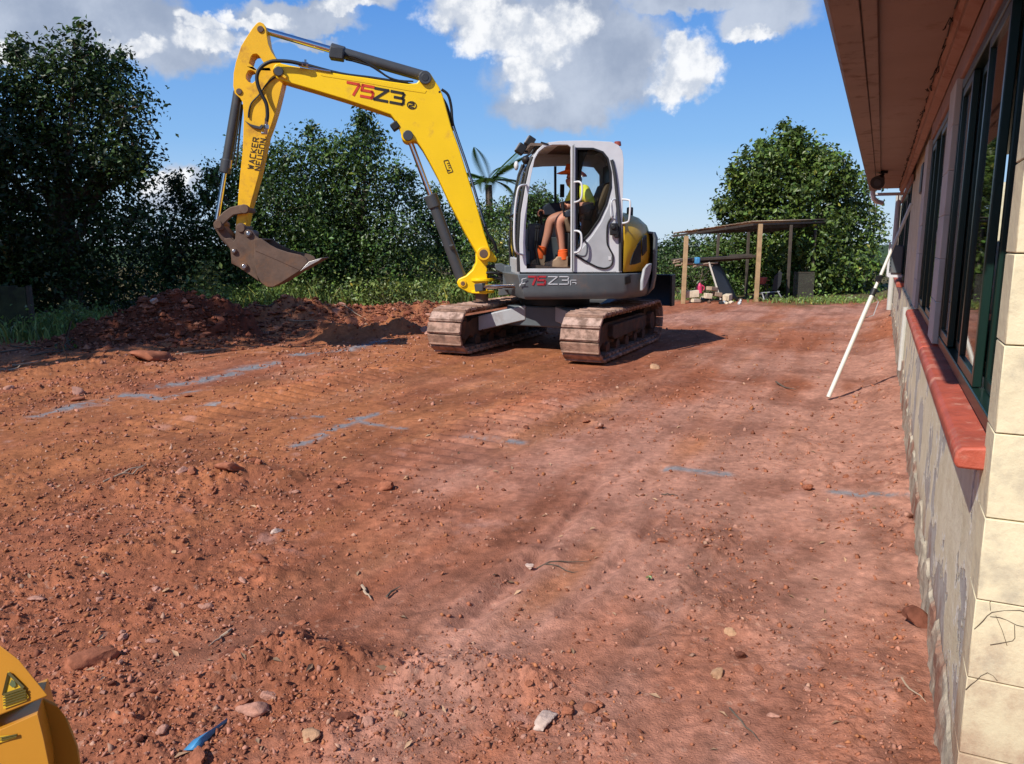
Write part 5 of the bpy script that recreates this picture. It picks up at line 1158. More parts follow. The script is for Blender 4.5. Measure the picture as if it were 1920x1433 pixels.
b = MB(); b.bar(S(1061.5, 341, .52), S(1061.5, 341, .48), 0.006, 0.006); b.build('mouth', 'redlens', man)
for (px, py, v, a) in ((1044, 503, .72, 0), (1008, 500, .41, -6)):
    k_ = lambda x, y: (px + x, py + y)
    prf = [k_(22, -22), k_(22, -2), k_(21, 0), k_(-22, 0), k_(-23.5, -5), k_(-20, -9), k_(-10, -13.5), k_(-2, -18), k_(1, -22)]
    if a: prf = [(px + (x - px) * .62 + (y - py) * -.12, y) for x, y in prf]
    b = MB(); b.prism(PS(prf, v), (0, -0.115, 0)); bt = b.build('boot', 'boot', man, 0.024, seg=3)
    sl = [k_(22.5, -2.5), k_(22, 1), k_(-23, 1), k_(-24, -2)]
    if a: sl = [(px + (x - px) * .62, y) for x, y in sl]
    b = MB(); b.prism(PS(sl, v + 0.004), (0, -0.123, 0)); b.build('sole', 'under', bt, 0.004)
for (x0, y0, x1, y1, v) in ((1055, 471, 1056, 488, .66), (1016, 465, 1012, 486, .35)):
    b = MB(); b.cone(S(x1, y1, v), S(x0, y0, v), 0.068, 0.064, 20); b.cone(S(x0, y0, v), S(x0 + (x0 - x1) * .15, y0 - 3, v), 0.066, 0.056, 20); b.build('sock', 'orange_sock', man, 0.01)

# ------------------------------------------------------------------ open shed and what lies in it
MT['timber'] = mat('pale_timber_post', (0.42, 0.28, 0.15), 0.8, var=0.2, scale=8, bump=0.3)
MT['oldtimber'] = mat('dark_weathered_timber', (0.07, 0.055, 0.042), 0.9, var=0.3, scale=8, bump=0.4)
MT['rooftin'] = mat('weathered_roof_sheet', (0.44, 0.31, 0.20), 0.6, var=0.2, dirt=(0.18, 0.11, 0.07), damt=0.4, dscale=1.5)
MT['paleblock'] = mat('pale_offcut', (0.62, 0.52, 0.38), 0.85, var=0.2, scale=9)
MT['pink'] = mat('pink_plastic', (0.65, 0.05, 0.14), 0.45)
MT['redcloth'] = mat('faded_red_plastic', (0.40, 0.09, 0.07), 0.6)
MT['blue'] = mat('blue_plastic', (0.05, 0.22, 0.42), 0.5, var=0.25)
MT['blackpanel'] = mat('black_sheet_panel', (0.030, 0.033, 0.036), 0.45, var=0.2, scale=2)
MT['mesh'] = mat('rusty_mesh', (0.12, 0.11, 0.09), 0.8)
A_, B_, C_ = atY(1262, 438, 17.7), atY(1412, 416, 18.2), atY(1549, 412, 20.6); D_ = A_ + C_ - B_
shed = thing('open_shed', 'low open sided timber shed with a rusty sheet roof in front of the round tree', 'shed', (A_.x, A_.y, 0))
o0 = V((A_.x, A_.y, 0))
rows = []
for i in range(45):
    t = i / 44; p = A_.lerp(B_, t) - o0; q = D_.lerp(C_, t) - o0; dz = V((0, 0, 0.012 * (i % 2) + 0.01 * random.random())); rows.append([p + dz, p.lerp(q, 0.5) + dz, q + dz])
m = MB(); m.grid(rows); m.build('roof', 'rooftin', shed, solid=0.01, angle=20)
m = MB(); dn = V((0, 0, -0.06)); m.bar(A_ - o0 + dn, B_ - o0 + dn, 0.03, 0.045); m.bar(B_ - o0 + dn, C_ - o0 + dn, 0.03, 0.045); m.bar(D_ - o0 + dn, C_ - o0 + dn, 0.04, 0.1)
for t in (0.3, 0.65): m.bar(A_.lerp(B_, t) - o0 + dn, D_.lerp(C_, t) - o0 + dn, 0.04, 0.08)
m.build('roof_beam', 'oldtimber', shed)
for px, Y, ztop, mm in ((1281, 17.75, 1.52, 'timber'), (1418, 18.3, 1.80, 'timber'), (1519, 20.3, 1.80, 'oldtimber'), (1476, 19.3, 1.80, 'oldtimber'), (1341, 20.2, 1.6, 'oldtimber'), (1398, 20.0, 1.7, 'oldtimber')):
    p = atY(px, 560, Y) - o0; p.z = -0.05; m = MB(); m.bar(p, V((p.x + random.uniform(-.02, .02), p.y, ztop)), 0.09 if mm == 'timber' else 0.065, 0.09 if mm == 'timber' else 0.065, (0, 1, 0)); m.build('post', mm, shed, 0.006)
p, q = atY(1268, 488, 18.0) - o0, atY(1412, 480, 18.6) - o0
m = MB(); m.bar(p, q, 0.5, 0.05); m.bar(p + V((0.2, .0, -.06)), q + V((-.3, 0.0, -.07)), 0.06, 0.06); m.build('shelf', 'oldtimber', shed)
m = MB(); m.bar(atY(1366, 482, 18.4) - o0, atY(1410, 481, 18.4) - o0, 0.06, 0.12); m.build('shelf_plank', 'oldtimber', shed)
def simple(name, label, cat, fn, m_, loc, bevel=0.006, group=None, rz=0):
    t = thing(name, label, cat, loc, rz, group); b = MB(); fn(b); b.build(name + '_body', m_, t, bevel); return t
for i, (x0, y0, x1, y1) in enumerate([(1262, 493, 1300, 491), (1266, 498, 1318, 496), (1278, 494, 1335, 499), (1264, 489, 1290, 487), (1300, 500, 1345, 493)]):
    p, q = atY(x0, y0, 17.8), atY(x1, y1, 18.0 + 0.03 * i); m = MB(); m.tube([(0, 0, 0), (q - p) * 0.5 + V((0, 0, .02)), q - p], 0.022, 6); o = m.build('stick', 'twig'); o.location = p
    tag(o, ['uppermost left stick poking from the shed shelf', 'lowest long stick on the shed shelf', 'crooked stick under the blue rag on the shelf', 'short stick at the left end of the shed shelf', 'stick crossing right of the blue rag on the shelf'][i], 'stick', 'sticks lying on the shed shelf')
o = MB().box((0, 0, 0), (0.12, 0.16, 0.16)).build('blue_rag', 'blue', None, 0.03); o.location = atY(1307, 489, 17.85); tag(o, 'blue rag hanging on the shed shelf', 'rag')
t = thing('leaning_panel', 'black curved sheet panel with a white edge leaning under the shed', 'panel', (*atY(1350, 562, 18.0).xy, 0.0))
g0 = t.location.copy()
rows = []
for i in range(9):
    k_ = i / 8; a = atY(1327 + 25 * k_, 492 + 70 * k_, 18.0 + 0.0) - g0; w_ = [(0, 0), (18, -1), (30 + 8 * k_, 2), (36 + 2 * k_, 14 * k_)]
    rows.append([atY(1329 + 22 * k_ + dx * (0.6 + 0.4 * k_), 492 + 70 * k_ , 18.0 + 0.012 * dx) - g0 for dx in (0, 8, 16, 24, 32)])
m = MB(); m.grid(rows); m.build('sheet', 'blackpanel', t, solid=0.02, angle=60)
m = MB(); m.bar(rows[0][0], rows[-1][0], 0.03, 0.035); m.build('edge_strip', 'polewhite', t)
blk = [((1285, 545, 1310, 558), 'largest pale offcut block left under the shed'), ((1321, 550, 1334, 560), 'small square pale block in the middle of the shed rubble'), ((1336, 548, 1352, 556), 'brown offcut right of the square pale block'), ((1294, 560, 1312, 567), 'flat pale board on the ground before the offcuts'), ((1325, 538, 1345, 545), 'weathered board on top of the rubble under the shed'), ((1356, 552, 1372, 563), 'pale broken block at the foot of the black panel')]
for i, ((x0, y0, x1, y1), lb) in enumerate(blk):
    a, c = atY(x0, y1, 17.9 + 0.06 * (i % 3)), atY(x1, y0, 17.9 + 0.06 * (i % 3)); m = MB(); m.box((0, 0, 0), (c.x - a.x, 0.16, c.z - a.z)); o = m.build('offcut', 'paleblock' if i not in (2, 4) else 'twig', None, 0.01)
    o.location = (a + c) / 2; o.rotation_euler = (0, R((-4, 5, 9, 2, 7, -8)[i]), R(10 * i)); tag(o, lb, 'block', 'offcuts and rubble under the shed')
rs = random.Random(3)
for i in range(16):
    p = gnd(rs.uniform(1284, 1400), rs.uniform(560, 572)); m = MB(); m.sphere((0, 0, 0), (rs.uniform(.04, .08), .05, rs.uniform(.03, .055)), 1); 
    for v_ in m.bm.verts: v_.co *= rs.uniform(0.8, 1.15)
    o = m.build('rubble_stone', ['paleblock', 'lgrey', 'rust', 'blackpanel'][i % 4], None, 0); o.location = p + V((0, 0, 0.03)); tag(o, 'fist sized piece of rubble on the ground before the shed', 'rubble', 'small rubble before the shed')
simple('pink_bottle', 'pink plastic bottle standing on the offcuts under the shed', 'bottle', lambda b: (b.cone((0, 0, 0), (0, 0, .17), .075, .065, 16), b.cone((0, 0, .17), (0, 0, .24), .06, .025, 16), b.tube([(0.06, 0, .05), (.11, 0, .09), (.11, 0, .15), (.05, 0, .19)], .015, 6)), 'pink', atY(1311, 550, 18.1))
# barrow
wb = thing('wheelbarrow', 'black wheelbarrow standing upright against a dark shed post', 'wheelbarrow', (*atY(1446, 566, 18.9).xy, 0.0))
def W_(px, py, Y=18.9): return atY(px, py, Y) - wb.location
m = MB(); m.cone(W_(1444, 560, 18.8), W_(1444, 560, 18.9), 0.15, 0.15, 20); m.build('wheel', 'black', wb, 0.02)
m = MB(); m.tube([W_(1428, 548), W_(1431, 556), W_(1436, 572, 18.7)], 0.016, 6); m.tube([W_(1458, 546), W_(1466, 560), W_(1472, 568, 18.7)], 0.016, 6); m.tube([W_(1412, 553), W_(1430, 549), W_(1462, 547)], 0.012, 6); m.build('handle', 'lgrey', wb)
m = MB(); m.hull([W_(1447, 545), W_(1452, 518), W_(1462, 508), W_(1467, 512), W_(1464, 534), W_(1456, 546)] + [W_(1447, 545, 19.2), W_(1452, 518, 19.2), W_(1462, 508, 19.2), W_(1466, 514, 19.2), W_(1456, 546, 19.2)]); m.build('tray', 'blackpanel', wb, 0.01)
simple('red_tub', 'faded red plastic tub under the shed behind the pale post', 'tub', lambda b: (b.cone((0, 0, 0), (0, 0, .17), .12, .16, 14), b.box((0.1, 0, .09), (.25, .02, .02))), 'redcloth', atY(1426, 533, 19.2))
simple('tub_stand', 'dark stand carrying the faded red tub', 'stand', lambda b: [b.bar((x, y, -0.02), (x, y, atY(1426, 533, 19.2).z), .03, .03) for x in (-.12, .12) for y in (-.1, .1)] + [b.box((0, 0, atY(1426, 533, 19.2).z - .01), (.32, .28, .02))], 'oldtimber', (*atY(1426, 560, 19.2).xy, 0))
ms = thing('mesh_screen', 'upright wire mesh screen right of the wheelbarrow', 'screen', (*atY(1500, 562, 19.6).xy, 0))
m = MB(); x0, x1 = atY(1487, 560, 19.6).x - ms.location.x, atY(1524, 560, 19.6).x - ms.location.x
for i in range(22): m.bar((x0 + (x1 - x0) * i / 21, 0, 0), (x0 + (x1 - x0) * i / 21, 0, 0.62), 0.006, 0.006, (0, 1, 0))
for i in range(24): m.bar((x0, 0.006, 0.62 * i / 23), (x1, 0.006, 0.62 * i / 23), 0.006, 0.006)
m.build('wire_mesh', 'mesh', ms)
m = MB(); m.bar((x0, 0, 0), (x0, 0, .66), .025, .025, (0, 1, 0)); m.bar((x0, 0, .64), (x1, 0, .64), .02, .02); m.build('screen_frame', 'oldtimber', ms)

# ------------------------------------------------------------------ soil heap on the left
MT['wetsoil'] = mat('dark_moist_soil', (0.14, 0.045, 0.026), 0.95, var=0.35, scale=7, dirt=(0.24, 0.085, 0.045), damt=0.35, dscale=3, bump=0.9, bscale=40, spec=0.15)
hx, hy = np.meshgrid(np.linspace(-7.3, -3.2, 300), np.linspace(9.3, 13.0, 230), indexing='ij')
def heap_h(x, y):
    h = 0 * x
    for cx, cy, r, a in ((-5.1, 11.2, 0.42, 0.34), (-4.6, 11.3, 0.5, 0.30), (-4.1, 11.4, 0.36, 0.26), (-5.65, 11.0, 0.45, 0.15), (-6.2, 10.7, 0.5, 0.08), (-5.0, 10.6, 0.4, 0.14), (-4.45, 10.8, 0.4, 0.16)):
        h = h + a * np.exp(-(((x - cx) / r) ** 2 + ((y - cy) / (r * 1.1)) ** 2) ** 1.3)
    k_ = sstep(0.03, 0.18, h)
    h = h * (0.75 + 0.5 * fbm(x * 2.2, y * 2.2, 4, 71)) + k_ * (0.20 * (0.75 - worley(x * 2.4 + 0.6 * fbm(x * 3, y * 3, 2, 1), y * 2.4, 72)) + 0.13 * np.clip(1 - worley(x * 8, y * 8, 73), 0, 1) + 0.07 * (fbm(x * 14, y * 14, 4, 74, 0.65) - 0.3))
    return h - 0.07
HH = heap_h(hx, hy) + ground_h(hx, hy, False); ii = np.arange(HH.size).reshape(HH.shape)
me = raw_mesh('soil_heap', np.stack([hx, hy, HH], -1).reshape(-1, 3), np.stack([ii[:-1, :-1], ii[1:, :-1], ii[1:, 1:], ii[:-1, 1:]], -1).reshape(-1, 4))
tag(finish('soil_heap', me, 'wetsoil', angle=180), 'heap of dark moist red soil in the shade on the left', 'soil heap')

# ------------------------------------------------------------------ clods, stones, gravel
from mathutils import noise as mnoise
def clod_mesh(seed, sub=3):
    g = random.Random(seed); b = bmesh.new(); bmesh.ops.create_icosphere(b, subdivisions=sub, radius=1.0)
    pl = [(V((g.gauss(0, 1), g.gauss(0, 1), g.gauss(0, 1))).normalized(), g.uniform(0.45, 0.85)) for _ in range(9)]; sc_ = (1, g.uniform(0.65, 0.95), g.uniform(0.45, 0.75))
    for v_ in b.verts:
        c = v_.co.normalized(); r_ = min([1.0] + [d_ / max(0.05, c.dot(n_)) for n_, d_ in pl if c.dot(n_) > 0.05]); q_ = c * 1.0 + V((seed * 3.1, 0, 0)); v_.co = c * r_ * (1 + 0.16 * mnoise.noise(q_ * 2.2) + 0.11 * mnoise.noise(q_ * 5.0) + 0.05 * mnoise.noise(q_ * 11.0)); v_.co = V((v_.co.x * sc_[0], v_.co.y * sc_[1], v_.co.z * sc_[2]))
    me = bpy.data.meshes.new('clod'); b.to_mesh(me); b.free(); me.polygons.foreach_set('use_smooth', [True] * len(me.polygons)); me.set_sharp_from_angle(angle=R(50)); return me
CM = dict(red=mat('red_clod', (0.31, 0.115, 0.065), 0.95, var=0.3, scale=2.0, bump=0.5, bscale=4, spec=0.1), pink=mat('pink_clod', (0.42, 0.215, 0.155), 0.95, var=0.25, scale=2, bump=0.5, bscale=4, spec=0.1),
          tan=mat('tan_stone', (0.45, 0.26, 0.15), 0.9, var=0.2, scale=2, bump=0.4, bscale=4, spec=0.15), dark=mat('dark_clod', (0.16, 0.058, 0.036), 0.95, var=0.3, scale=2, bump=0.5, bscale=4, spec=0.1), pale=mat('pale_stone', (0.52, 0.38, 0.31), 0.9, var=0.2, scale=2, bump=0.4, bscale=4))
CMESH = {}
for nm in CM:
    CMESH[nm] = []
    for k_ in range(6):
        me = clod_mesh(hash(nm) % 1 + k_ * 7 + len(nm)); me.materials.append(CM[nm]); CMESH[nm].append(me)
def put(name, nm, x, y, s, z=None, rz=None, k_=None):
    o = bpy.data.objects.new(name, CMESH[nm][random.randrange(6) if k_ is None else k_]); col.objects.link(o)
    zz = float(ground_h(np.array([x]), np.array([y]))[0]) if z is None else z
    o.location = (x, y, zz + s * 0.18); o.scale = (s, s * random.uniform(0.75, 1.1), s * random.uniform(0.6, 0.95)); o.rotation_euler = (random.uniform(-.4, .4), random.uniform(-.4, .4), random.uniform(0, 6.28) if rz is None else rz)
    return o
named = [((582, 1392), 'tan', .034, 'tan angular stone near the bottom edge left of the pink clods', 'stone'), ((692, 1355), 'pink', .036, 'pinkish brown block of earth near the bottom edge', 'clod'), ((750, 1342), 'tan', .030, 'flat orange tan stone right of the pinkish block', 'stone'),
         ((1022, 1358), 'pale', .046, 'crumbly pale pink lump near the middle of the bottom edge', 'clod'), ((992, 1050), 'pale', .028, 'whitish chip at the upper end of the dark groove', 'stone'), ((170, 1242), 'red', .085, 'long flat slab of earth beside the yellow machine hood', 'clod'),
         ((1728, 1195), 'dark', .070, 'dark rounded clod against the foot of the house wall', 'clod'), ((1700, 990), 'pink', .055, 'pinkish lump beside the wall below the near sill', 'clod'), ((1512, 917), 'red', .055, 'red brown stone casting a shadow on the grey streak by the wall', 'stone'), ((1330, 1020), 'pink', .03, 'pink flat stone on the right of the pad', 'stone'), ((1370, 1190), 'tan', .026, 'orange pebble on the right of the pad', 'stone'),
         ((1345, 1272), 'tan', .032, 'flat orange stone in the lower right of the pad', 'stone'), ((1100, 795), 'red', .04, 'lone red stone in the middle of the pad', 'stone'), ((285, 680), 'red', .26, 'long flat slab of red earth before the shaded soil heap', 'clod'), ((1228, 690), 'tan', .08, 'flat tan stone to the right of the near track', 'stone'), ((520, 1000), 'pale', .035, 'pale flinty chip left of the middle of the pad', 'stone')]
for (px, py), nm, s, lb, ct in named:
    g = gnd(px, py); tag(put(ct if ct == 'stone' else 'clod', nm, g.x, g.y, s), lb, ct)
SPOT = [(520, 1290, 60, 50), (510, 1260, 40, 40), (880, 1300, 130, 35), (330, 1360, 90, 45), (290, 1330, 60, 50), (110, 1130, 110, 40), (400, 1140, 70, 30), (290, 905, 110, 25), (430, 900, 60, 20), (770, 960, 70, 25), (1050, 1360, 80, 40), (1150, 1250, 220, 60), (1690, 1010, 30, 70), (1330, 1020, 60, 25), (640, 1340, 120, 60), (200, 1280, 60, 40), (120, 730, 90, 25), (1550, 1330, 120, 70)]
cnt = 0; tries = 0; lb_ = {'red': 'loose red brown clod of earth lying on the bare pad', 'pink': 'loose pinkish clod of earth lying on the bare pad', 'tan': 'loose orange tan stone lying on the bare pad', 'dark': 'loose dark brown clod of earth lying on the bare pad'}
while cnt < 140 and tries < 20000:
    tries += 1
    if cnt < 110:
        cx_, cy_, sx_, sy_ = random.choice(SPOT); px, py = random.gauss(cx_, sx_), random.gauss(cy_, sy_)
        if py > 1500: continue
    else: px, py = random.uniform(0, 1680), random.uniform(620, 1400)
    g = gnd(px, py); x, y = g.x, g.y
    if x * WY - y * WX > 0.15: continue
    dens = 0.12 + 1.1 * float(sstep(0.48, 0.66, fbm(np.array([x * 0.8 + 5]), np.array([y * 0.8]), 4, 21))[0]) + 0.6 * math.exp(-((x + 0.5) / 0.9) ** 2 - ((y - 2.0) / 0.45) ** 2)
    if cnt >= 110 and random.random() > dens: continue
    if abs(x - 0.56) < 1.7 and abs(y - 10.2) < 2.2: continue
    s = min(0.05, 0.010 * math.exp(abs(random.gauss(0, 0.55)))) * (0.75 + 0.16 * y if y < 4 else 1.5 + 0.12 * y)
    nm = random.choices(['red', 'pink', 'tan', 'dark'], [5, 3, 0.7, 1.5])[0]
    pyx = py; zn = 'in the rough band along the bottom edge' if py > 1200 else 'in the left foreground' if px < 600 and py > 850 else 'left of the middle of the pad' if px < 750 else 'near the house wall' if px > 1500 else 'in the middle of the pad'
    tag(put('clod' if nm != 'tan' else 'stone', nm, x, y, s), ('larger ' if s > 0.022 else 'small ') + {'red': 'red brown clod of earth ', 'pink': 'pinkish clod of earth ', 'tan': 'orange tan stone ', 'dark': 'dark brown clod of earth '}[nm] + zn, 'clod' if nm != 'tan' else 'stone', 'loose clods and stones scattered over the pad'); cnt += 1
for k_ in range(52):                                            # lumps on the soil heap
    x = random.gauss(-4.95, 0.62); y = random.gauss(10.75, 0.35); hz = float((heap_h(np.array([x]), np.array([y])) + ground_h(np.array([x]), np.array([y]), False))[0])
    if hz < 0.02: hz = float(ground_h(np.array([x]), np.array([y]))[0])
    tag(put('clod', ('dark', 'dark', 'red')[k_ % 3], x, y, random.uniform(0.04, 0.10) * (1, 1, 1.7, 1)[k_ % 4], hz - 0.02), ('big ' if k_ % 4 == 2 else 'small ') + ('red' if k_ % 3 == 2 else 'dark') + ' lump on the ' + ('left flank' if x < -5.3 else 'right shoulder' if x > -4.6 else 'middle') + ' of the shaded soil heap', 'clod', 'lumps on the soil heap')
for px, py, s, lb in ((297, 566, .17, 'crumbly earth lump crowning the soil heap'), (395, 605, .20, 'square cut block of earth at the right end of the soil heap'), (415, 600, .15, 'squarish earth lump beside the cut block right of the heap')):
    p = atY(px, py, 10.9); tag(put('clod', 'dark', p.x, p.y, s, p.z - s * .2), lb, 'clod')
o = put('stone', 'pale', *atY(288, 567, 10.7).xy, .085, atY(288, 567, 10.7).z); tag(o, 'pale stone face under the topmost lump of the heap', 'stone')
for k_ in range(78):
    px = random.uniform(400, 830); py = random.uniform(586, 634); g = gnd(px, py); tag(put('clod', ('red', 'red', 'dark', 'pink')[k_ % 4], g.x, g.y, random.uniform(.03, .09) * (1, 1, 1.8)[k_ % 3]), ('big ' if k_ % 3 == 2 else 'small ') + ('red', 'red', 'dark', 'pinkish')[k_ % 4] + ' clod on the far ridge ' + ('below the bucket' if px < 590 else 'below the boom' if px < 720 else 'beside the far track'), 'clod', 'clods along the far ridge')
# fine gravel: one object
n = 60000; g = np.random.default_rng(77)
yy = 1.2 * (13 / 1.2) ** (g.random(n) ** 1.25); xx = yy * g.uniform(-0.75, 0.6, n)
rk = sum(kk * np.exp(-((xx - g0.x) / (1.3 * (g1.x - g0.x))) ** 2 - ((yy - g0.y) / (1.3 * (g2.y - g0.y))) ** 2) for g0, g1, g2, kk in RGH)
keep = g.random(n) < 0.10 + 1.1 * rk + 0.3 * sstep(0.50, 0.70, fbm(xx * 0.8 + 5, yy * 0.8, 4, 21))
keep &= (xx * WY - yy * WX) < 0.2
xx, yy = xx[keep], yy[keep]; n = len(xx); zz = ground_h(xx, yy)
sz = np.minimum(0.0021 * np.exp(np.abs(g.normal(size=n)) * 0.75) * (0.7 + 0.24 * yy), 0.0055 + 0.0024 * yy)
oct_ = np.array([[1, 0, 0], [-1, 0, 0], [0, 1, 0], [0, -1, 0], [0, 0, 1], [0, 0, -1.]]) ; of = np.array([[0, 2, 4], [2, 1, 4], [1, 3, 4], [3, 0, 4], [2, 0, 5], [1, 2, 5], [3, 1, 5], [0, 3, 5]])
a = g.random(n) * 6.28; base = oct_[None] * (0.65 + 0.7 * g.random((n, 6, 1))) * np.array([1, 1, 0.7]) * sz[:, None, None]
rx = base[..., 0] * np.cos(a)[:, None] - base[..., 1] * np.sin(a)[:, None]; ry = base[..., 0] * np.sin(a)[:, None] + base[..., 1] * np.cos(a)[:, None]
tl = g.normal(size=(n, 2)) * 0.5; rz_ = base[..., 2] + tl[:, :1] * rx + tl[:, 1:] * ry
v = np.stack([rx + xx[:, None], ry + yy[:, None], rz_ + (zz + sz * 0.3)[:, None]], -1).reshape(-1, 3); f = (np.arange(n)[:, None, None] * 6 + of[None]).reshape(-1, 3)
me = raw_mesh('gravel', v, f); cc = np.array([[0.33, 0.125, 0.070], [0.41, 0.19, 0.13], [0.22, 0.08, 0.048], [0.45, 0.26, 0.18], [0.38, 0.15, 0.07]])[g.choice(5, n, p=[.4, .25, .2, .05, .1])] * (0.75 + 0.5 * g.random((n, 1)))
set_color(me, 'tint', np.repeat(cc, 6, 0)); tag(finish('gravel', me, mat('gravel', (1, 1, 1), 0.95, attr='tint', spec=0.1), angle=180), kind='stuff')
# loose crumbs over the heap and the far ridge
n = 5200; g = np.random.default_rng(79); h1 = g.random(n) < 0.55
xx = np.where(h1, -5.0 + g.normal(size=n) * 0.75, g.uniform(-4.6, -1.0, n)); yy = np.where(h1, 10.85 + g.normal(size=n) * 0.5, 12.9 + (xx + 4.6) * 0.35 + g.normal(size=n) * 0.7)
zz = ground_h(xx, yy); zz = np.where(h1, np.maximum(zz, heap_h(xx, yy) + ground_h(xx, yy, False)), zz); sz = np.minimum(0.014 * np.exp(np.abs(g.normal(size=n)) * 0.6), 0.06)
a = g.random(n) * 6.28; base_ = oct_[None] * (0.65 + 0.7 * g.random((n, 6, 1))) * np.array([1, 1, 0.75]) * sz[:, None, None]
rx = base_[..., 0] * np.cos(a)[:, None] - base_[..., 1] * np.sin(a)[:, None]; ry = base_[..., 0] * np.sin(a)[:, None] + base_[..., 1] * np.cos(a)[:, None]
v = np.stack([rx + xx[:, None], ry + yy[:, None], base_[..., 2] + (zz + sz * 0.35)[:, None]], -1).reshape(-1, 3)
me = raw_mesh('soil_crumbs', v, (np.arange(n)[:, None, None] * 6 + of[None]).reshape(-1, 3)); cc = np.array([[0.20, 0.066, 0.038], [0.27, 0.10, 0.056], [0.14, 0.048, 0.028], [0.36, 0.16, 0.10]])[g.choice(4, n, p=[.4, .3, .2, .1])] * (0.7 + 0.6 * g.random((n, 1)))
set_color(me, 'tint', np.repeat(cc, 6, 0)); tag(finish('soil_crumbs', me, mat('soil_crumb', (1, 1, 1), 0.95, attr='tint', spec=0.1), angle=60), kind='stuff')
# dead leaves and straw
n = 330; g = np.random.default_rng(78); yy = 1.3 * (14 / 1.3) ** g.random(n); xx = yy * g.uniform(-0.72, 0.5, n); k_ = (xx * WY - yy * WX) < 0.2; xx, yy = xx[k_], yy[k_]; n = len(xx)
c = np.stack([xx, yy, ground_h(xx, yy) + 0.006], 1); nn = unit(g.normal(size=(n, 3)) * 0.35 + np.array([0, 0, 1.])); me = leaf_mesh('leaf_litter', c, nn, 0.018 + 0.03 * g.random(n), g, 0.35)
set_color(me, 'tint', np.repeat(np.array([[0.36, 0.22, 0.13]]) * (0.5 + 0.9 * g.random((n, 1))), 4, 0)); tag(finish('leaf_litter', me, mat('dry_leaf', (1, 1, 1), 0.8, attr='tint'), angle=180), kind='stuff')
# twigs and roots
tw = [((20, 690), (78, 686), .012, 'pale'), ((60, 676), (178, 642), .010, ''), ((128, 628), (178, 612), .012, 'pale'), ((215, 640), (330, 656), .007, ''), ((0, 668), (62, 652), .012, ''), ((122, 690), (124, 655), .007, ''), ((150, 610), (200, 606), .014, 'pale'), ((0, 700), (40, 694), .014, 'pale'), ((20, 650), (140, 660), .009, ''), ((330, 668), (430, 656), .010, 'pale'),
      ((195, 915), (278, 888), .006, 'pale'), ((215, 912), (272, 898), .005, 'pale'), ((725, 1116), (748, 1096), .005, ''), ((680, 1098), (696, 1118), .006, 'pale'), ((1008, 1056), (1110, 1050), .003, ''), ((1020, 1058), (1085, 1072), .003, ''), ((1290, 1060), (1305, 1085), .002, ''), ((1455, 720), (1490, 735), .008, ''), ((1370, 1335), (1420, 1395), .003, ''), ((590, 600), (690, 606), .014, 'pale'), ((480, 612), (540, 606), .012, ''), ((545, 615), (600, 612), .012, 'pale'), ((1238, 928), (1270, 932), .004, ''), ((100, 1330), (125, 1345), .004, 'pale'), ((430, 1180), (395, 1215), .005, 'pale'), ((1690, 1300), (1735, 1340), .003, 'pale')]
where = ['on the shaded left edge of the pad', 'before the shaded soil heap', 'at the left end of the soil heap', 'under the front of the soil heap', 'at the far left in the shade', 'standing up among the left debris', 'by the grass patch on the left', 'at the left picture edge', 'crossing the dark debris on the left', 'along the front of the soil heap',
         'longer of the straw pair left of the middle', 'shorter of the straw pair left of the middle', 'with a pale cut end near the lower middle', 'short and pale beside a darker twig', 'upper branch of the root at the end of the groove', 'lower branch of the root at the end of the groove', 'on the right half of the pad', 'near the foot of the leaning pole', 'in the lower right corner of the pad', 'on the ridge below the boom', 'on the ridge behind the bucket', 'pale on the ridge before the weeds', 'beside a grey streak on the right', 'beside the yellow machine hood', 'near the lower left clods', 'at the base of the house wall']
for i, (p, q, r_, c_) in enumerate(tw):
    a, e = gnd(*p), gnd(*q); rs = random.Random(i); pts = []
    for k_ in range(6):
        t_ = a.lerp(e, k_ / 5); t_.x += rs.uniform(-1, 1) * r_ * 1.5; t_.y += rs.uniform(-1, 1) * r_ * 2; t_.z = float(ground_h(np.array([t_.x]), np.array([t_.y]))[0]) + r_ * (0.8 + 2.5 * rs.random()); pts.append(t_ - a)
    if i == 5: pts = [V((0, 0, 0)), V((.03, 0, .12)), V((.0, 0, .24)), V((.03, 0, .34))]
    m = MB(); m.tube(pts, [r_, r_, r_ * .9, r_ * .8, r_ * .6, r_ * .3][:len(pts)], 6); o = m.build('twig', 'twig' if c_ else 'bark'); o.location = a; tag(o, ('pale dry twig ' if c_ else 'thin dark twig ') + where[i], 'twig', 'twigs and roots lying on the earth')
# blue scrap and a green sprig
g_ = gnd(382, 1385); t = thing('plastic_scrap', 'torn scrap of blue plastic half buried near the yellow machine', 'scrap', (g_.x, g_.y, float(ground_h(np.array([g_.x]), np.array([g_.y]))[0])))
m = MB(); m.grid([[(-.035, -.05, .004), (-.01, -.06, .012), (0.005, -.045, .004)], [(-.02, -.02, .014), (0, -.025, .022), (.015, -.01, .008)], [(0, .01, .012), (.012, .012, .02), (.02, .02, .006)], [(.015, .04, .01), (.022, .045, .014), (.026, .05, .006)], [(.03, .08, .004), (.034, .085, .01), (.038, .08, .004)]]); m.build('torn_sheet', 'blue', t, solid=0.002)
g_ = gnd(1217, 1086); t = thing('seedling', 'tiny green seedling on the right half of the pad', 'seedling', (g_.x, g_.y, float(ground_h(np.array([g_.x]), np.array([g_.y]))[0])))
cen = np.array([[0, 0, .012], [.008, .004, .018], [-.008, .002, .016], [.002, -.006, .02]]); me = leaf_mesh('leaves', cen, unit(np.array([[.3, .3, 1], [.8, 0, 1], [-.8, 0, 1], [0, -.8, 1.]])), np.full(4, .022), np.random.default_rng(2)); set_color(me, 'tint', np.full((16, 3), 1.6)); finish('leaves', me, 'leaf_light', t)
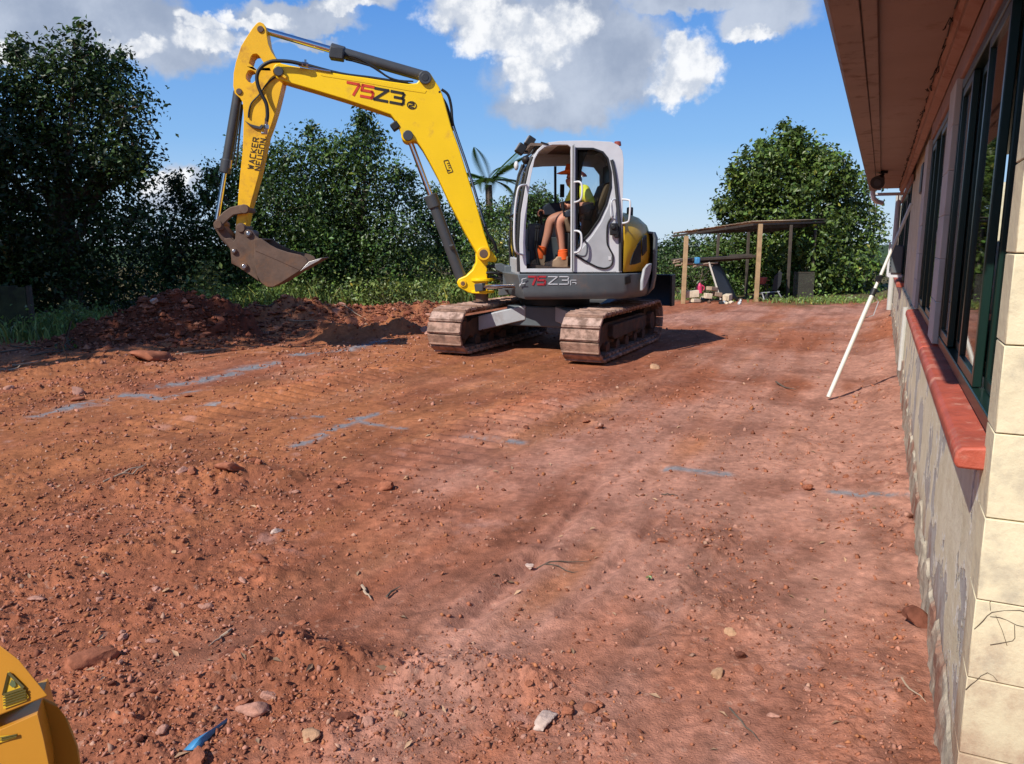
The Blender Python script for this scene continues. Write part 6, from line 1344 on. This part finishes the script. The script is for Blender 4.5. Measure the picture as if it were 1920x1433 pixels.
m = MB(); m.tube([(0, 0, -.005), (0, 0, .014)], .0015, 5); m.build('stem', 'leaf_light', t) if False else m.build('stem', 'wframe', t)

# mossy boards at the left edge
MT['moss'] = mat('mossy_board', (0.050, 0.058, 0.026), 0.9, var=0.35, scale=5, dirt=(0.03, 0.03, 0.022), damt=0.5, dscale=3, bump=0.5)
p = atY(58, 640, 11.4); t = thing('board_fence', 'low fence of dark mossy upright boards at the left picture edge', 'fence', (p.x, p.y, 0))
for i in range(11):
    m = MB(); hgt = 0.72 + random.uniform(-.02, .02); m.box((-0.07 - 0.142 * i, 0.05 * i, hgt / 2 - 0.05), (0.135, 0.03, hgt + 0.1)); o = m.build('board', 'moss', t, 0.005)
m = MB(); m.bar((0, 0.035, 0.55), (-1.5, 0.56, 0.55), 0.03, 0.08); m.bar((0.0, 0.035, 0.15), (-1.5, 0.56, 0.15), 0.03, 0.08); m.build('rail', 'moss', t)
m = MB(); m.bar((0.03, 0.04, -0.1), (0.03, 0.04, 0.74), 0.05, 0.07, (0, 1, 0)); m.build('post', 'oldtimber', t)

# ------------------------------------------------------------------ corner of the second machine, lower left
def RT(px, py, t): return CAM + pray(px, py) * t
base = V((-0.95, 0.55, 0.0)); mini = thing('compact_machine', 'rounded orange yellow machine hood in the lower left corner of the picture', 'machine', base)
bk_ = V((-0.20, 0.10, -0.08)); TM = 0.80
def hullpx(lst, t, name, back=bk_, m_='mini', bev=0.014, th=()):
    f = [RT(x, y, (tt[0] if tt else t)) - base for x, y, *tt in lst]; b = MB(); b.hull(f + [p + back for p in f]); return b.build(name, m_, mini, bev, seg=3)
cap = hullpx([(-90, 1205), (0, 1209), (36, 1236), (92, 1305), (0, 1342), (-90, 1372)], TM, 'hood_cap')
low = hullpx([(-90, 1330), (80, 1308), (104, 1318), (130, 1352), (148, 1398), (154, 1440), (158, 1800), (-90, 1800)], TM + .05, 'hood_body', back=V((-0.16, 0.12, -0.06)), bev=0.02)
pan = hullpx([(-90, 1408), (0, 1372), (70, 1338), (82, 1385), (93, 1440), (110, 1800), (-90, 1800)], TM + .005, 'side_panel', back=V((-.05, .10, -.02)))
fl_ = MB(); fl_.hull([V((x, y, z)) for x in (-0.3, 0.3) for y in (-0.45, 0.25) for z in (0.10, 0.30)]); fl_.build('chassis', 'dgrey', mini, 0.02)
for x in (-0.42, 0.28):
    for y in (-0.40, 0.20):
        b = MB(); b.cone((x, y, 0.16), (x + 0.12, y, 0.16), 0.16, 0.16, 24); b.build('wheel', 'black', mini, 0.02)
MT['label_y'] = mat('yellow_label', (0.60, 0.36, 0.02), 0.4, var=0.05); MT['label_d'] = mat('dark_label_print', (0.10, 0.075, 0.015), 0.5); MT['label_g'] = mat('green_grey_print', (0.10, 0.12, 0.05), 0.5)
def dec(lst, t, m_, lift, name='warning_label'):
    p = [RT(x, y, t - lift) - base for x, y in lst]; b = MB(); b.bm.faces.new([b.bm.verts.new(q) for q in p]); return b.build(name, m_, mini)
dec([(5, 1308), (15, 1258), (43, 1287), (54, 1307), (50, 1314), (6, 1330)], TM, 'label_y', 0.0018)
def ln(p, q, w, t=0.80, lift=0.003, m_='label_d'):
    a, c = RT(*p, t - lift) - base, RT(*q, t - lift) - base; b = MB(); b.bar(a, c, w, 0.0015, (0.5, -0.7, .3)); b.build('label_line', m_, mini)
for p, q in (((6, 1303), (16, 1262)), ((16, 1262), (44, 1290)), ((44, 1290), (6, 1303))): ln(p, q, 0.0024)
for k_ in range(4): ln((7, 1308 + 5 * k_), (49, 1294 + 5 * k_), 0.0011)
dec([(17, 1284), (22, 1274), (28, 1278), (30, 1286), (24, 1290)], TM, 'label_g', 0.0035, 'warning_symbol')
dec([(-40, 1400), (0, 1372 + 8), (34, 1377), (30, 1384), (0, 1393), (-40, 1412)], TM + .005, 'label_y', 0.0018)
for k_ in range(2): ln((0, 1384 + 4 * k_), (32, 1377 + 3 * k_), 0.0009, 0.805, 0.003)
